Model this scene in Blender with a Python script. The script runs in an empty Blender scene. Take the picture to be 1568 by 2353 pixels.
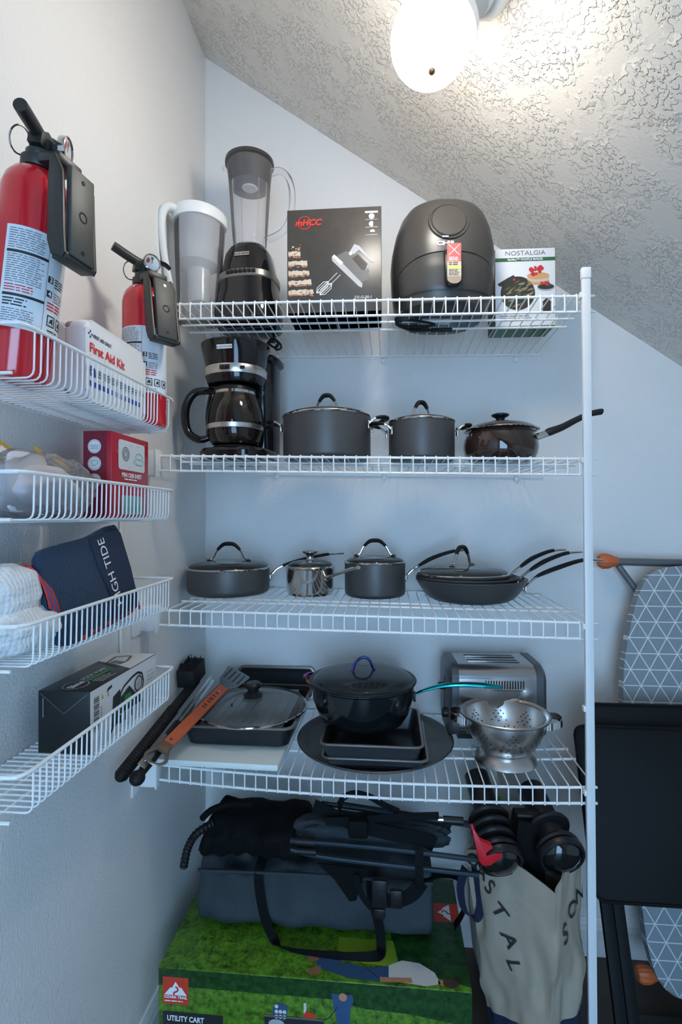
import bpy, bmesh, math, random
from mathutils import Vector, Matrix, Euler
PI = math.pi
scene = bpy.context.scene
COL = scene.collection
rnd = random.Random(7)

# ------------------------------------------------------------------ materials
_M = {}
def _new(name):
    m = bpy.data.materials.new(name); m.use_nodes = True
    nt = m.node_tree; nt.nodes.clear()
    out = nt.nodes.new('ShaderNodeOutputMaterial')
    return m, nt, out
def _set(b, k, v):
    if k in b.inputs: b.inputs[k].default_value = v
def mat(name, col=(.5, .5, .5), rough=.5, metal=0.0, bump=0.0, bscale=200.0, var=0.0, vscale=8.0, coat=0.0, sheen=0.0, spec=.5, kind='noise', bdist=.001):
    """procedural principled material with a little colour variation and a noise bump"""
    if name in _M: return _M[name]
    m, nt, out = _new(name)
    b = nt.nodes.new('ShaderNodeBsdfPrincipled')
    nt.links.new(b.outputs[0], out.inputs[0])
    c4 = (col[0], col[1], col[2], 1)
    _set(b, 'Base Color', c4); _set(b, 'Roughness', rough); _set(b, 'Metallic', metal)
    _set(b, 'Coat Weight', coat); _set(b, 'Sheen Weight', sheen); _set(b, 'Specular IOR Level', spec)
    tc = nt.nodes.new('ShaderNodeTexCoord')
    if var > 0:
        n = nt.nodes.new('ShaderNodeTexNoise'); n.inputs['Scale'].default_value = vscale; n.inputs['Detail'].default_value = 4
        nt.links.new(tc.outputs['Object'], n.inputs['Vector'])
        mx = nt.nodes.new('ShaderNodeMix'); mx.data_type = 'RGBA'
        mx.inputs[6].default_value = tuple(max(0, x * (1 - var)) for x in col) + (1,)
        mx.inputs[7].default_value = tuple(min(1, x * (1 + var)) for x in col) + (1,)
        nt.links.new(n.outputs['Fac'], mx.inputs[0]); nt.links.new(mx.outputs[2], b.inputs['Base Color'])
    if bump > 0:
        if kind == 'noise':
            n = nt.nodes.new('ShaderNodeTexNoise'); n.inputs['Scale'].default_value = bscale; n.inputs['Detail'].default_value = 3
            o = n.outputs['Fac']
        elif kind == 'weave':
            n = nt.nodes.new('ShaderNodeTexVoronoi'); n.inputs['Scale'].default_value = bscale
            o = n.outputs['Distance']
        nt.links.new(tc.outputs['Object'], n.inputs['Vector'])
        bp = nt.nodes.new('ShaderNodeBump'); bp.inputs['Strength'].default_value = bump; bp.inputs['Distance'].default_value = bdist
        nt.links.new(o, bp.inputs['Height']); nt.links.new(bp.outputs[0], b.inputs['Normal'])
    _M[name] = m
    return m
def clearmat(name, tint=(1, 1, 1), refl=.25, rough=.03, body=0.0, bodycol=(.8, .8, .8)):
    """thin clear plastic or glass: tinted transparency plus a fresnel gloss and some cloudy body"""
    if name in _M: return _M[name]
    m, nt, out = _new(name)
    tr = nt.nodes.new('ShaderNodeBsdfTransparent'); tr.inputs[0].default_value = tint + (1,)
    gl = nt.nodes.new('ShaderNodeBsdfGlossy'); gl.inputs['Roughness'].default_value = rough
    lw = nt.nodes.new('ShaderNodeLayerWeight'); lw.inputs[0].default_value = refl
    mx = nt.nodes.new('ShaderNodeMixShader')
    nt.links.new(lw.outputs['Fresnel'], mx.inputs[0]); nt.links.new(tr.outputs[0], mx.inputs[1]); nt.links.new(gl.outputs[0], mx.inputs[2])
    last = mx
    if body > 0:
        df = nt.nodes.new('ShaderNodeBsdfDiffuse'); df.inputs[0].default_value = bodycol + (1,)
        m2 = nt.nodes.new('ShaderNodeMixShader'); m2.inputs[0].default_value = body
        nt.links.new(mx.outputs[0], m2.inputs[1]); nt.links.new(df.outputs[0], m2.inputs[2]); last = m2
    nt.links.new(last.outputs[0], out.inputs[0])
    _M[name] = m
    return m
def emis(name, col, strength):
    if name in _M: return _M[name]
    m, nt, out = _new(name)
    e = nt.nodes.new('ShaderNodeEmission'); e.inputs[0].default_value = col + (1,); e.inputs[1].default_value = strength
    nt.links.new(e.outputs[0], out.inputs[0]); _M[name] = m
    return m

# ------------------------------------------------------------------ mesh builder
def frame(o, right, up):
    r = Vector(right).normalized(); u = Vector(up).normalized(); n = r.cross(u).normalized(); u = n.cross(r)
    return Matrix(((r.x, u.x, n.x, o[0]), (r.y, u.y, n.y, o[1]), (r.z, u.z, n.z, o[2]), (0, 0, 0, 1)))
def T(x=0, y=0, z=0, rx=0, ry=0, rz=0):
    return Matrix.Translation((x, y, z)) @ Euler((rx, ry, rz)).to_matrix().to_4x4()
def smoothpath(pts, n=6, closed=False):
    """catmull-rom resampling"""
    P = [Vector(p) for p in pts]; N = len(P); out = []
    rng = range(N) if closed else range(N - 1)
    for i in rng:
        if closed: p0, p1, p2, p3 = P[(i - 1) % N], P[i], P[(i + 1) % N], P[(i + 2) % N]
        else: p0, p1, p2, p3 = P[max(i - 1, 0)], P[i], P[i + 1], P[min(i + 2, N - 1)]
        for k in range(n):
            t = k / n
            out.append(0.5 * ((2 * p1) + (-p0 + p2) * t + (2 * p0 - 5 * p1 + 4 * p2 - p3) * t * t + (-p0 + 3 * p1 - 3 * p2 + p3) * t ** 3))
    if not closed: out.append(P[-1].copy())
    return out
def rrect(w, h, r, n=5, cx=0, cy=0):
    """rounded rectangle outline centred on cx, cy"""
    r = min(r, w / 2 - 1e-5, h / 2 - 1e-5); o = []
    for (sx, sy, a0) in ((1, 1, 0), (-1, 1, 90), (-1, -1, 180), (1, -1, 270)):
        for k in range(n + 1):
            a = math.radians(a0 + 90 * k / n)
            o.append((cx + sx * (w / 2 - r) + r * math.cos(a), cy + sy * (h / 2 - r) + r * math.sin(a)))
    return o
def circ(r, n=24, cx=0, cy=0, ry=None):
    ry = r if ry is None else ry
    return [(cx + r * math.cos(2 * PI * k / n), cy + ry * math.sin(2 * PI * k / n)) for k in range(n)]

class MB:
    def __init__(s): s.bm = bmesh.new(); s.mats = []
    def mi(s, m):
        if m not in s.mats: s.mats.append(m)
        return s.mats.index(m)
    def v(s, p): return s.bm.verts.new(p)
    def f(s, vs, i):
        try:
            f = s.bm.faces.new(vs); f.material_index = i; return f
        except ValueError: return None
    def box(s, c, size, m, M=None, bev=0.0, seg=2, taper=(1, 1)):
        """c = centre; taper scales the top in x,y"""
        i = s.mi(m); M = M or Matrix(); hx, hy, hz = size[0] / 2, size[1] / 2, size[2] / 2
        tmp = bmesh.new(); vs = []
        for z in (-1, 1):
            tx, ty = (taper if z == 1 else (1, 1))
            for x, y in ((-1, -1), (1, -1), (1, 1), (-1, 1)):
                vs.append(tmp.verts.new((x * hx * tx, y * hy * ty, z * hz)))
        for q in ((3, 2, 1, 0), (4, 5, 6, 7), (0, 1, 5, 4), (1, 2, 6, 5), (2, 3, 7, 6), (3, 0, 4, 7)):
            tmp.faces.new([vs[k] for k in q])
        if bev > 0: bmesh.ops.bevel(tmp, geom=tmp.edges[:], offset=bev, segments=seg, profile=.5, affect='EDGES')
        s._merge(tmp, M @ Matrix.Translation(c), i)
    def _merge(s, tmp, M, i):
        mp = {}
        for v in tmp.verts: mp[v] = s.bm.verts.new(M @ v.co)
        for f in tmp.faces:
            g = s.f([mp[v] for v in f.verts], i)
        tmp.free()
    def prism(s, pts, h, m, M=None, bev=0.0, seg=2, top=1.0):
        """extrude a 2-D outline (x,y) from z=0 to z=h; top scales the upper outline"""
        i = s.mi(m); M = M or Matrix(); tmp = bmesh.new()
        a = sum((pts[k][0] * pts[(k + 1) % len(pts)][1] - pts[(k + 1) % len(pts)][0] * pts[k][1]) for k in range(len(pts)))
        if a < 0: pts = pts[::-1]
        b = [tmp.verts.new((x, y, 0)) for x, y in pts]; t = [tmp.verts.new((x * top, y * top, h)) for x, y in pts]
        n = len(pts); tmp.faces.new(b[::-1]); tmp.faces.new(t)
        for k in range(n): tmp.faces.new((b[k], b[(k + 1) % n], t[(k + 1) % n], t[k]))
        if bev > 0:
            ed = [e for e in tmp.edges if (e.verts[0] in t) == (e.verts[1] in t)]
            bmesh.ops.bevel(tmp, geom=ed, offset=bev, segments=seg, profile=.5, affect='EDGES')
        s._merge(tmp, M, i)
    def rings(s, loops, m, closed=True, cap0=False, cap1=False):
        """skin a list of loops (lists of points of equal length)"""
        i = s.mi(m); L = [[s.v(p) for p in lp] for lp in loops]; n = len(L[0])
        for a, b in zip(L[:-1], L[1:]):
            for k in range(n if closed else n - 1):
                s.f((a[k], a[(k + 1) % n], b[(k + 1) % n], b[k]), i)
        if cap0: s.f(L[0][::-1], i)
        if cap1: s.f(L[-1], i)
        return L
    def lathe(s, prof, m, M=None, seg=48, a0=0, a1=2 * PI, sx=1, sy=1):
        """revolve (r,z) pairs about z"""
        i = s.mi(m); M = M or Matrix(); full = abs(a1 - a0 - 2 * PI) < 1e-6
        n = seg if full else seg + 1; R = []
        for r, z in prof:
            if r < 1e-6: R.append([s.v(M @ Vector((0, 0, z)))])
            else: R.append([s.v(M @ Vector((sx * r * math.cos(a0 + (a1 - a0) * k / seg), sy * r * math.sin(a0 + (a1 - a0) * k / seg), z))) for k in range(n)])
        for a, b in zip(R[:-1], R[1:]):
            for k in range(n if full else n - 1):
                k2 = (k + 1) % n
                if len(a) == 1 and len(b) == 1: break
                if len(a) == 1: s.f((a[0], b[k2], b[k]), i)
                elif len(b) == 1: s.f((a[k], a[k2], b[0]), i)
                else: s.f((a[k], a[k2], b[k2], b[k]), i)
    def tube(s, pts, r, m, seg=8, closed=False, flat=1.0, M=None, cap=True, up=None):
        """sweep a circle (flat squashes it along the local binormal) along a path; r may be a list"""
        i = s.mi(m); P = [Vector(p) for p in pts]
        if M is not None: P = [M @ p for p in P]
        N = len(P); rs = r if isinstance(r, (list, tuple)) else [r] * N
        if len(rs) != N:
            rs2 = []
            for k in range(N):
                t = k / (N - 1) * (len(rs) - 1); j = min(int(t), len(rs) - 2); rs2.append(rs[j] * (1 - (t - j)) + rs[j + 1] * (t - j))
            rs = rs2
        tang = []
        for k in range(N):
            if closed: d = P[(k + 1) % N] - P[(k - 1) % N]
            else: d = P[min(k + 1, N - 1)] - P[max(k - 1, 0)]
            tang.append(d.normalized() if d.length > 1e-9 else Vector((0, 0, 1)))
        ref = Vector(up) if up is not None else (Vector((0, 0, 1)) if abs(tang[0].z) < .9 else Vector((1, 0, 0)))
        nrm = (ref - tang[0] * ref.dot(tang[0])).normalized(); loops = []
        for k in range(N):
            t = tang[k]; nrm = nrm - t * nrm.dot(t)
            nrm = nrm.normalized() if nrm.length > 1e-6 else t.orthogonal().normalized()
            b = t.cross(nrm)
            loops.append([P[k] + (nrm * math.cos(2 * PI * j / seg) * flat + b * math.sin(2 * PI * j / seg)) * rs[k] for j in range(seg)])
        if closed: loops.append(loops[0])
        if closed:
            L = [[s.v(p) for p in lp] for lp in loops[:-1]]; L.append(L[0])
            for a, b in zip(L[:-1], L[1:]):
                for k in range(seg): s.f((a[k], a[(k + 1) % seg], b[(k + 1) % seg], b[k]), i)
        else: s.rings(loops, m, True, cap, cap)
    def ball(s, c, r, m, M=None, seg=16, sc=(1, 1, 1)):
        prof = [(r * math.sin(PI * k / (seg // 2)), -r * math.cos(PI * k / (seg // 2))) for k in range(seg // 2 + 1)]
        prof = [(max(0, a) if 0 < j < len(prof) - 1 else 0, b) for j, (a, b) in enumerate(prof)]
        s.lathe(prof, m, (M or Matrix()) @ Matrix.Translation(c) @ Matrix.Diagonal((sc[0], sc[1], sc[2], 1)), seg)
    def poly(s, pts, m, F, lift=.0005, fn=None):
        """a thin printed shape in the frame F (x right, y up, z out)"""
        i = s.mi(m)
        if fn: vs = [s.v(fn(x, y, lift)) for x, y in pts]
        else: vs = [s.v(F @ Vector((x, y, lift))) for x, y in pts]
        s.f(vs, i)
    def rect(s, x0, y0, x1, y1, m, F, lift=.0005, fn=None, n=1):
        if fn is None: s.poly([(x0, y0), (x1, y0), (x1, y1), (x0, y1)], m, F, lift)
        else:
            for k in range(n):
                a = x0 + (x1 - x0) * k / n; b = x0 + (x1 - x0) * (k + 1) / n
                s.poly([(a, y0), (b, y0), (b, y1), (a, y1)], m, F, lift, fn)
    def line(s, pts, w, m, F, lift=.0006, fn=None):
        for (x0, y0), (x1, y1) in zip(pts[:-1], pts[1:]):
            d = math.hypot(x1 - x0, y1 - y0)
            if d < 1e-7: continue
            nx, ny = -(y1 - y0) / d * w / 2, (x1 - x0) / d * w / 2
            s.poly([(x0 - nx, y0 - ny), (x1 - nx, y1 - ny), (x1 + nx, y1 + ny), (x0 + nx, y0 + ny)], m, F, lift, fn)
    def text(s, string, size, m, F, x=0, y=0, lift=.0007, align='LEFT', bold=0.0, fn=None, sx=1.0, shear=0.0, space=1.0, rot=0.0):
        cu = bpy.data.curves.new('t', 'FONT'); cu.body = string; cu.size = size; cu.align_x = align; cu.offset = bold
        cu.shear = shear; cu.space_character = space; cu.resolution_u = 3; cu.fill_mode = 'FRONT'
        ob = bpy.data.objects.new('t', cu); COL.objects.link(ob)
        dg = bpy.context.evaluated_depsgraph_get(); dg.update()
        me = ob.evaluated_get(dg).to_mesh()
        i = s.mi(m); vs = []; cr, sr = math.cos(rot), math.sin(rot)
        for v in me.vertices:
            px, py = v.co.x * sx, v.co.y
            px, py = x + px * cr - py * sr, y + px * sr + py * cr
            vs.append(s.v(fn(px, py, lift)) if fn else s.v(F @ Vector((px, py, lift))))
        for p in me.polygons: s.f([vs[k] for k in p.vertices], i)
        ob.evaluated_get(dg).to_mesh_clear()
        bpy.data.objects.remove(ob); bpy.data.curves.remove(cu)
    def greek(s, x0, y0, x1, y1, rows, m, F, h=.5, fn=None, lift=.0007, seed=1, n=1):
        """rows of word-sized marks for print too small to read"""
        R = random.Random(seed); dy = (y1 - y0) / rows
        for k in range(rows):
            y = y1 - (k + .5) * dy; x = x0; end = x0 + (x1 - x0) * R.uniform(.8, 1)
            while x < end:
                w = min(R.uniform(1.2, 4) * dy, end - x)
                if w < .3 * dy: break
                s.rect(x, y - dy * h / 2, x + w, y + dy * h / 2, m, F, lift, fn, n); x += w + dy * .45
    def build(s, name, parent=None, smooth=True, ang=35, weld=0.0, mod=None):
        if weld > 0: bmesh.ops.remove_doubles(s.bm, verts=s.bm.verts[:], dist=weld)
        me = bpy.data.meshes.new(name); s.bm.normal_update()
        s.bm.to_mesh(me); s.bm.free()
        for m in s.mats: me.materials.append(m)
        if smooth:
            me.polygons.foreach_set('use_smooth', [True] * len(me.polygons))
            me.set_sharp_from_angle(angle=math.radians(ang))
        ob = bpy.data.objects.new(name, me); COL.objects.link(ob)
        if parent is not None: ob.parent = parent
        return ob
def fixn(mb):
    bmesh.ops.recalc_face_normals(mb.bm, faces=mb.bm.faces[:])
def subd(ob, n=1):
    m = ob.modifiers.new('subdivision', 'SUBSURF'); m.levels = n; m.render_levels = n
def solid(ob, t, off=0):
    m = ob.modifiers.new('thickness', 'SOLIDIFY'); m.thickness = t; m.offset = off
def tag(o, label, cat, group=None):
    o['label'] = label; o['category'] = cat
    if group: o['group'] = group
    return o
def thing(name, label, cat, loc=(0, 0, 0), rz=0.0, group=None, rot=None):
    o = bpy.data.objects.new(name, None); COL.objects.link(o); o.empty_display_size = .03
    o.location = loc; o.rotation_euler = rot if rot is not None else (0, 0, rz)
    return tag(o, label, cat, group)
def struct(o): o['kind'] = 'structure'; return o
def copy_tree(o, parent=None):
    c = o.copy(); COL.objects.link(c)
    if parent is not None: c.parent = parent
    for ch in o.children: copy_tree(ch, c)
    return c

# shelf deck heights (measured: the old shelves are a little out of level)
def zs1(x): return 1.7497 - .0227 * x
def zs2(x): return 1.3961 - .0217 * x
def zs3(x): return 1.0406 - .0158 * x
def zs4(x): return .6732 + .061 * x * x - .002 * x
WR = .0016      # cross wire radius
def on(zs, x): return zs(x) + .0062

# ------------------------------------------------------------------ palette
PAINT = mat('wall_paint', (.80, .785, .76), .62, bump=.6, bscale=190, bdist=.0022)
WIRE = mat('white_vinyl_wire', (.88, .88, .86), .28, bump=.02, bscale=300)
WPLAST = mat('white_plastic', (.82, .82, .80), .35, bump=.03, bscale=400)
BLACKP = mat('black_plastic', (.012, .012, .013), .36, bump=.05, bscale=600, spec=.3)
BLACKG = mat('gloss_black_plastic', (.010, .010, .011), .08, bump=.01, bscale=30)
BLACKM = mat('matte_black_plastic', (.016, .016, .016), .5, bump=.1, bscale=500, spec=.3)
BLACKR = mat('black_rubber', (.008, .008, .009), .55, bump=.08, bscale=700, spec=.3)
STEEL = mat('polished_steel', (.62, .60, .58), .10, 1.0, bump=.01, bscale=60)
BRUSH = mat('brushed_steel', (.66, .63, .60), .30, 1.0, bump=.05, bscale=240)
ANOD = mat('hard_anodised_grey', (.085, .082, .080), .42, .35, bump=.06, bscale=900, spec=.45)
ANODI = mat('nonstick_inside', (.02, .02, .02), .35, bump=.02, bscale=300)
GLASS = clearmat('lid_glass', (.90, .92, .92), .30, .05, .04, (.6, .66, .68))
RED = mat('extinguisher_red', (.60, .012, .022), .16, bump=.01, bscale=40, coat=.5)
LABELW = mat('label_white', (.74, .76, .78), .35, bump=.01, bscale=90)
INK = mat('ink_black', (.02, .02, .022), .5, bump=.01, bscale=90)
INKG = mat('ink_grey', (.20, .20, .22), .5, bump=.01, bscale=90)
INKR = mat('ink_red', (.60, .03, .03), .5, bump=.01, bscale=90)
WHITE = mat('print_white', (.85, .85, .84), .4, bump=.01, bscale=90)
# ================================================================== ROOM
def ceiling_mat():
    m, nt, out = _new('knockdown_ceiling')
    b = nt.nodes.new('ShaderNodeBsdfPrincipled'); nt.links.new(b.outputs[0], out.inputs[0])
    _set(b, 'Base Color', (.74, .69, .62, 1)); _set(b, 'Roughness', .55)
    tc = nt.nodes.new('ShaderNodeTexCoord')
    n1 = nt.nodes.new('ShaderNodeTexNoise'); n1.inputs['Scale'].default_value = 88; n1.inputs['Detail'].default_value = 3.5; n1.inputs['Distortion'].default_value = .15
    r1 = nt.nodes.new('ShaderNodeValToRGB'); r1.color_ramp.elements[0].position = .50; r1.color_ramp.elements[1].position = .56
    n2 = nt.nodes.new('ShaderNodeTexNoise'); n2.inputs['Scale'].default_value = 13; n2.inputs['Detail'].default_value = 2
    r2 = nt.nodes.new('ShaderNodeValToRGB'); r2.color_ramp.elements[0].position = .38; r2.color_ramp.elements[1].position = .55
    n3 = nt.nodes.new('ShaderNodeTexNoise'); n3.inputs['Scale'].default_value = 160; n3.inputs['Detail'].default_value = 3
    for n in (n1, n2, n3): nt.links.new(tc.outputs['Object'], n.inputs['Vector'])
    nt.links.new(n1.outputs['Fac'], r1.inputs[0]); nt.links.new(n2.outputs['Fac'], r2.inputs[0])
    mu = nt.nodes.new('ShaderNodeMath'); mu.operation = 'MULTIPLY'
    nt.links.new(r1.outputs[0], mu.inputs[0]); nt.links.new(r2.outputs[0], mu.inputs[1])
    ad = nt.nodes.new('ShaderNodeMath'); ad.operation = 'MULTIPLY_ADD'; ad.inputs[1].default_value = .16
    nt.links.new(n3.outputs['Fac'], ad.inputs[0]); nt.links.new(mu.outputs[0], ad.inputs[2])
    bp = nt.nodes.new('ShaderNodeBump'); bp.inputs['Strength'].default_value = .9; bp.inputs['Distance'].default_value = .0035
    nt.links.new(ad.outputs[0], bp.inputs['Height']); nt.links.new(bp.outputs[0], b.inputs['Normal'])
    return m
XL, YB, XR, YF = -.579, 1.587, 1.45, -1.05
def slab(name, c, size, m):
    b = MB(); b.box(c, size, m); return struct(b.build(name, smooth=False))
def ceilz(x): return 2.715 - .725 * (x + .57)
slab('wall_left', (XL - .05, (YF + YB) / 2, 1.4), (.1, YB - YF + .2, 2.8), PAINT)
# back wall follows the slope of the ceiling
b = MB(); F = Matrix(((1, 0, 0, 0), (0, 0, -1, YB + .1), (0, 1, 0, 0), (0, 0, 0, 1)))
b.prism([(XL - .05, 0), (XR + .05, 0), (XR + .05, ceilz(XR + .05) + .02), (XL - .05, ceilz(XL - .05) + .02)], .1, PAINT, F)
struct(b.build('wall_back', smooth=False))
b = MB(); F = Matrix(((1, 0, 0, 0), (0, 0, -1, YF), (0, 1, 0, 0), (0, 0, 0, 1)))
b.prism([(XL - .05, 0), (-.30, 0), (-.30, 2.06), (.62, 2.06), (.62, 0), (XR + .05, 0), (XR + .05, ceilz(XR + .05) + .02), (XL - .05, ceilz(XL - .05) + .02)], .1, PAINT, F)
struct(b.build('wall_front', smooth=False))
slab('wall_right', (XR + .05, (YF + YB) / 2, .7), (.1, YB - YF + .2, 1.4), PAINT)
b = MB(); CE = ceiling_mat(); x0, x1 = XL - .1, XR + .1
loops = [[(x, y, ceilz(x) + dz) for x, dz in ((x0, 0), (x1, 0), (x1, .08), (x0, .08))] for y in (YF - .1, YB + .1)]
b.rings(loops, CE, True, True, True); fixn(b)
struct(b.build('ceiling', smooth=False))
FLOOR = mat('dark_wood_floor', (.055, .04, .03), .4, bump=.1, bscale=40, var=.4, vscale=12)
slab('floor', (.43, (YF + YB) / 2 - .6, -.03), (2.2, YB - YF + 1.4, .06), FLOOR)
TRIM = mat('trim_paint', (.80, .79, .77), .35, bump=.02, bscale=200)
def baseboard(name, p0, p1, nrm):
    """moulded profile swept along the wall; p on the wall line, nrm into the room"""
    prof = [(0, 0), (.014, 0), (.014, .075), (.011, .082), (.011, .088), (.006, .1), (.004, .106), (0, .106)]
    b = MB(); loops = [[(p[0] + nrm[0] * d, p[1] + nrm[1] * d, z) for d, z in prof] for p in (p0, p1)]
    b.rings(loops, TRIM, True, True, True); fixn(b); return struct(b.build(name, smooth=False))
baseboard('baseboard_left', (XL, YF + .1, 0), (XL, YB, 0), (1, 0))
baseboard('baseboard_back', (XL + .014, YB, 0), (XR, YB, 0), (0, -1))
baseboard('baseboard_right', (XR, YF + .1, 0), (XR, YB - .014, 0), (-1, 0))

# ------------------------------------------------------------------ globe lamp on the slope
G = Vector((.0708, .8872, 2.0707)); nrm = Vector((-.587, 0, -.81))
d = (ceilz(G.x) - G.z) * .81
foot = G - nrm * d
t = thing('globe_light', 'glowing round white globe lamp fixed to the textured sloping ceiling', 'ceiling light', foot)
zax = nrm; F0 = frame((0, 0, 0), (0, 1, 0), zax.cross(Vector((0, 1, 0))))
F0 = Matrix(((0, -.81, -.587, 0), (1, 0, 0, 0), (0, -.587 * -1, -.81, 0), (0, 0, 0, 1)))
F0 = frame((0, 0, 0), (0, 1, 0), Vector((0, 1, 0)).cross(zax) * -1)
if (F0.to_3x3() @ Vector((0, 0, 1))).dot(zax) < 0: F0 = frame((0, 0, 0), (0, -1, 0), Vector((0, 1, 0)).cross(zax) * -1)
b = MB(); b.lathe([(.018, d - .062), (.018, .04)], WPLAST, F0, 24); b.lathe([(.018, d - .072), (.040, d - .070), (.054, d - .062), (.060, d - .048), (.0615, d - .044), (.0595, d - .044), (.052, d - .060), (.040, d - .067), (.018, d - .069)], WPLAST, F0, 48); b.lathe([(0, 0), (.066, 0), (.068, .004), (.068, .020), (.063, .028), (.050, .033), (.047, .045), (.040, .046), (0, .046)], WPLAST, F0, 48); b.build('ceiling_pan', t)
b = MB(); GL = emis('globe_glow', (1.0, .94, .86), 43)
c = G - foot; b.ball(c, .068, GL, seg=48); b.build('glass_globe', t)
b = MB(); dd = Vector((.004, -.28, -.96)).normalized()
b.ball(c + dd * .0695, .0070, mat('brass_finial', (.55, .33, .20), .3, 1.0, bump=.02), seg=16); b.build('finial', t)

# ================================================================== WIRE SHELVES
def wire_shelf(zs, x0, label, yw=1.575, y0=1.169, xl=-.537, xr=.441, clipx=(-.35, -.02, .37)):
    t = thing('wire_shelf', label, 'shelf', (0, y0, zs(0)), group='white wire shelves on the back wall')
    L = lambda p: (p[0], p[1] - y0, p[2] - zs(0))
    def rod(y, dz, a, e, r, bm):
        n = 14; bm.tube([L((a + (e - a) * k / n, y, zs(a + (e - a) * k / n) + dz)) for k in range(n + 1)], r, WIRE, 10)
    b = MB(); rod(y0, 0, xl, xr, .0029, b); rod(y0, -.034, xl, xr, .0029, b); b.build('front_rail', t)
    b = MB(); rod(1.300, 0, xl, xr, .0029, b); rod(1.353, 0, xl, xr, .0029, b); rod(yw, 0, xl, xr, .0029, b); b.build('support_rod', t)
    b = MB(); k = 0; x = x0 - .0254
    while x < xr - .004:
        if x > xl + .001:
            z = zs(x)
            b.tube([L((x, yw + .002, z + .0043)), L((x, y0 + .002, z + .0043)), L((x, y0 - .003, z + .0028)), L((x, y0 - .0044, z - .002)), L((x, y0 - .0044, z - .036))], WR, WIRE, 6)
        x += .0254
    b.build('deck_wires', t)
    # moulded end bracket screwed to the left wall
    b = MB(); z = zs(-.56)
    b.box(L((XL + .0205, y0 - .002, z - .018)), (.037, .030, .058), WPLAST, bev=.003)
    b.box(L((XL + .0025, y0 - .028, z - .020)), (.004, .05, .066), WPLAST, bev=.001)
    b.box(L((XL + .041, y0 - .002, z - .018)), (.004, .034, .064), WPLAST, bev=.001)
    b.build('end_bracket', t)
    for cx in clipx:
        b = MB(); z = zs(cx)
        b.box(L((cx, yw + .007, z - .006)), (.011, .009, .026), WPLAST, bev=.002)
        b.box(L((cx, yw - .002, z - .002)), (.009, .012, .010), WPLAST, bev=.003)
        b.build('wall_clip', t)
    return t
wire_shelf(zs1, -.4868, 'topmost white wire shelf, carrying the air fryer and boxed mixer')
wire_shelf(zs2, -.5091, 'white wire shelf under the coffee maker and stock pots')
wire_shelf(zs3, -.5119, 'white wire shelf under the frying pans and small saucepans')
wire_shelf(zs4, -.5370, 'lowest white wire shelf, carrying the colander and roasting pans', xr=.4365)
t = thing('support_pole', 'tall white upright pole in front of the right ends of all four wire shelves', 'pole', (.4165, 1.153, 0))
b = MB(); b.box((0, 0, .885), (.0175, .010, 1.77), mat('pole_enamel', (.72, .73, .73), .35, bump=.03, bscale=300), bev=.0015); b.build('pole', t)
b = MB(); b.box((0, 0, 1.782), (.0195, .013, .024), WPLAST, bev=.002); b.build('end_cap', t)
for z in (zs1(.42), zs2(.42), zs3(.42), zs4(.42), .86):
    b = MB(); b.box((-.0105, .002, z - .004), (.005, .012, .012), WPLAST, bev=.0015); b.build('shelf_clip', t)

# ================================================================== WALL BASKETS
def wall_basket(zr0, zr1, zb, label, w=-.44, ya=.591, yb=1.0243, mesh=False):
    t = thing('wire_basket', label, 'basket', (XL, ya, zb), group='white wire baskets on the left wall')
    L = lambda x, y, z: (x - XL, y - ya, z - zb)
    zr = lambda y: zr0 + (zr1 - zr0) * (y - ya) / (yb - ya)
    xw = XL + .004
    b = MB()
    path = [(xw, ya - .012, zr(ya)), (w - .03, ya - .012, zr(ya)), (w - .008, ya - .004, zr(ya)), (w, ya + .02, zr(ya + .02))]
    path = [Vector(p) for p in path]
    pa = smoothpath([(xw, ya - .008, zr(ya)), (w - .022, ya - .008, zr(ya)), (w - .005, ya - .003, zr(ya)), (w, ya + .010, zr(ya))], 5)
    pa += smoothpath([(w, yb - .012, zr(yb)), (w - .004, yb - .003, zr(yb)), (w - .016, yb, zr(yb)), (xw, yb, zr(yb))], 4)
    b.tube([L(*p) for p in pa], .0027, WIRE, 8); b.build('rim', t)
    b = MB(); y = .608
    while y < 1.008:
        b.tube([L(xw, y, zb)] + [L(w - .012 + .010 * math.sin(a), y, zb + .010 - .010 * math.cos(a)) for a in (0, .5, 1.0, PI / 2)] + [L(w - .001, y, zr(y))], .0013, WIRE, 6)
        y += .0127
    b.build('basket_wires', t)
    b = MB()
    for xx in ((xw, XL + .045, XL + .09) if not mesh else (xw, XL + .035, XL + .065, XL + .095)):
        b.tube([L(xx, ya - .006, zb - .0028), L(xx, yb - .004, zb - .0028)], .0018, WIRE, 6)
    for yy in (ya - .006, yb - .004):
        b.tube([L(xw, yy, zb), L(w - .014, yy, zb)], .0022, WIRE, 6)
        b.tube([L(xw, yy, zr(yy)), L(xw, yy, zb)], .0022, WIRE, 6)
    b.build('base_frame', t)
    return t
BZ = (1.4385, 1.2612, 1.0790, .8990)
wall_basket(1.4985, 1.5030, BZ[0], 'topmost white wire wall basket, holding both fire extinguishers')
wall_basket(1.3192, 1.3190, BZ[1], 'white wire wall basket holding the red sheet box and a clear bag')
wall_basket(1.1333, 1.1408, BZ[2], 'white wire wall basket holding the folded navy and white towels')
wall_basket(.9540, .9605, BZ[3], 'lowest white wire wall basket, holding the boxed foot pump', mesh=True)
b = MB(); b.tube([(0, 0, 0), (0, 0, .51)], .0026, WIRE, 8)
for z in (.005, .19, .37, .505): b.box((-.001, 0, z), (.005, .012, .008), WIRE, bev=.001)
o = b.build('hanging_rail'); o.location = (XL + .0052, 1.062, .945); tag(o, 'thin white vertical rod on the left wall behind the wire baskets', 'rail')
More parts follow.
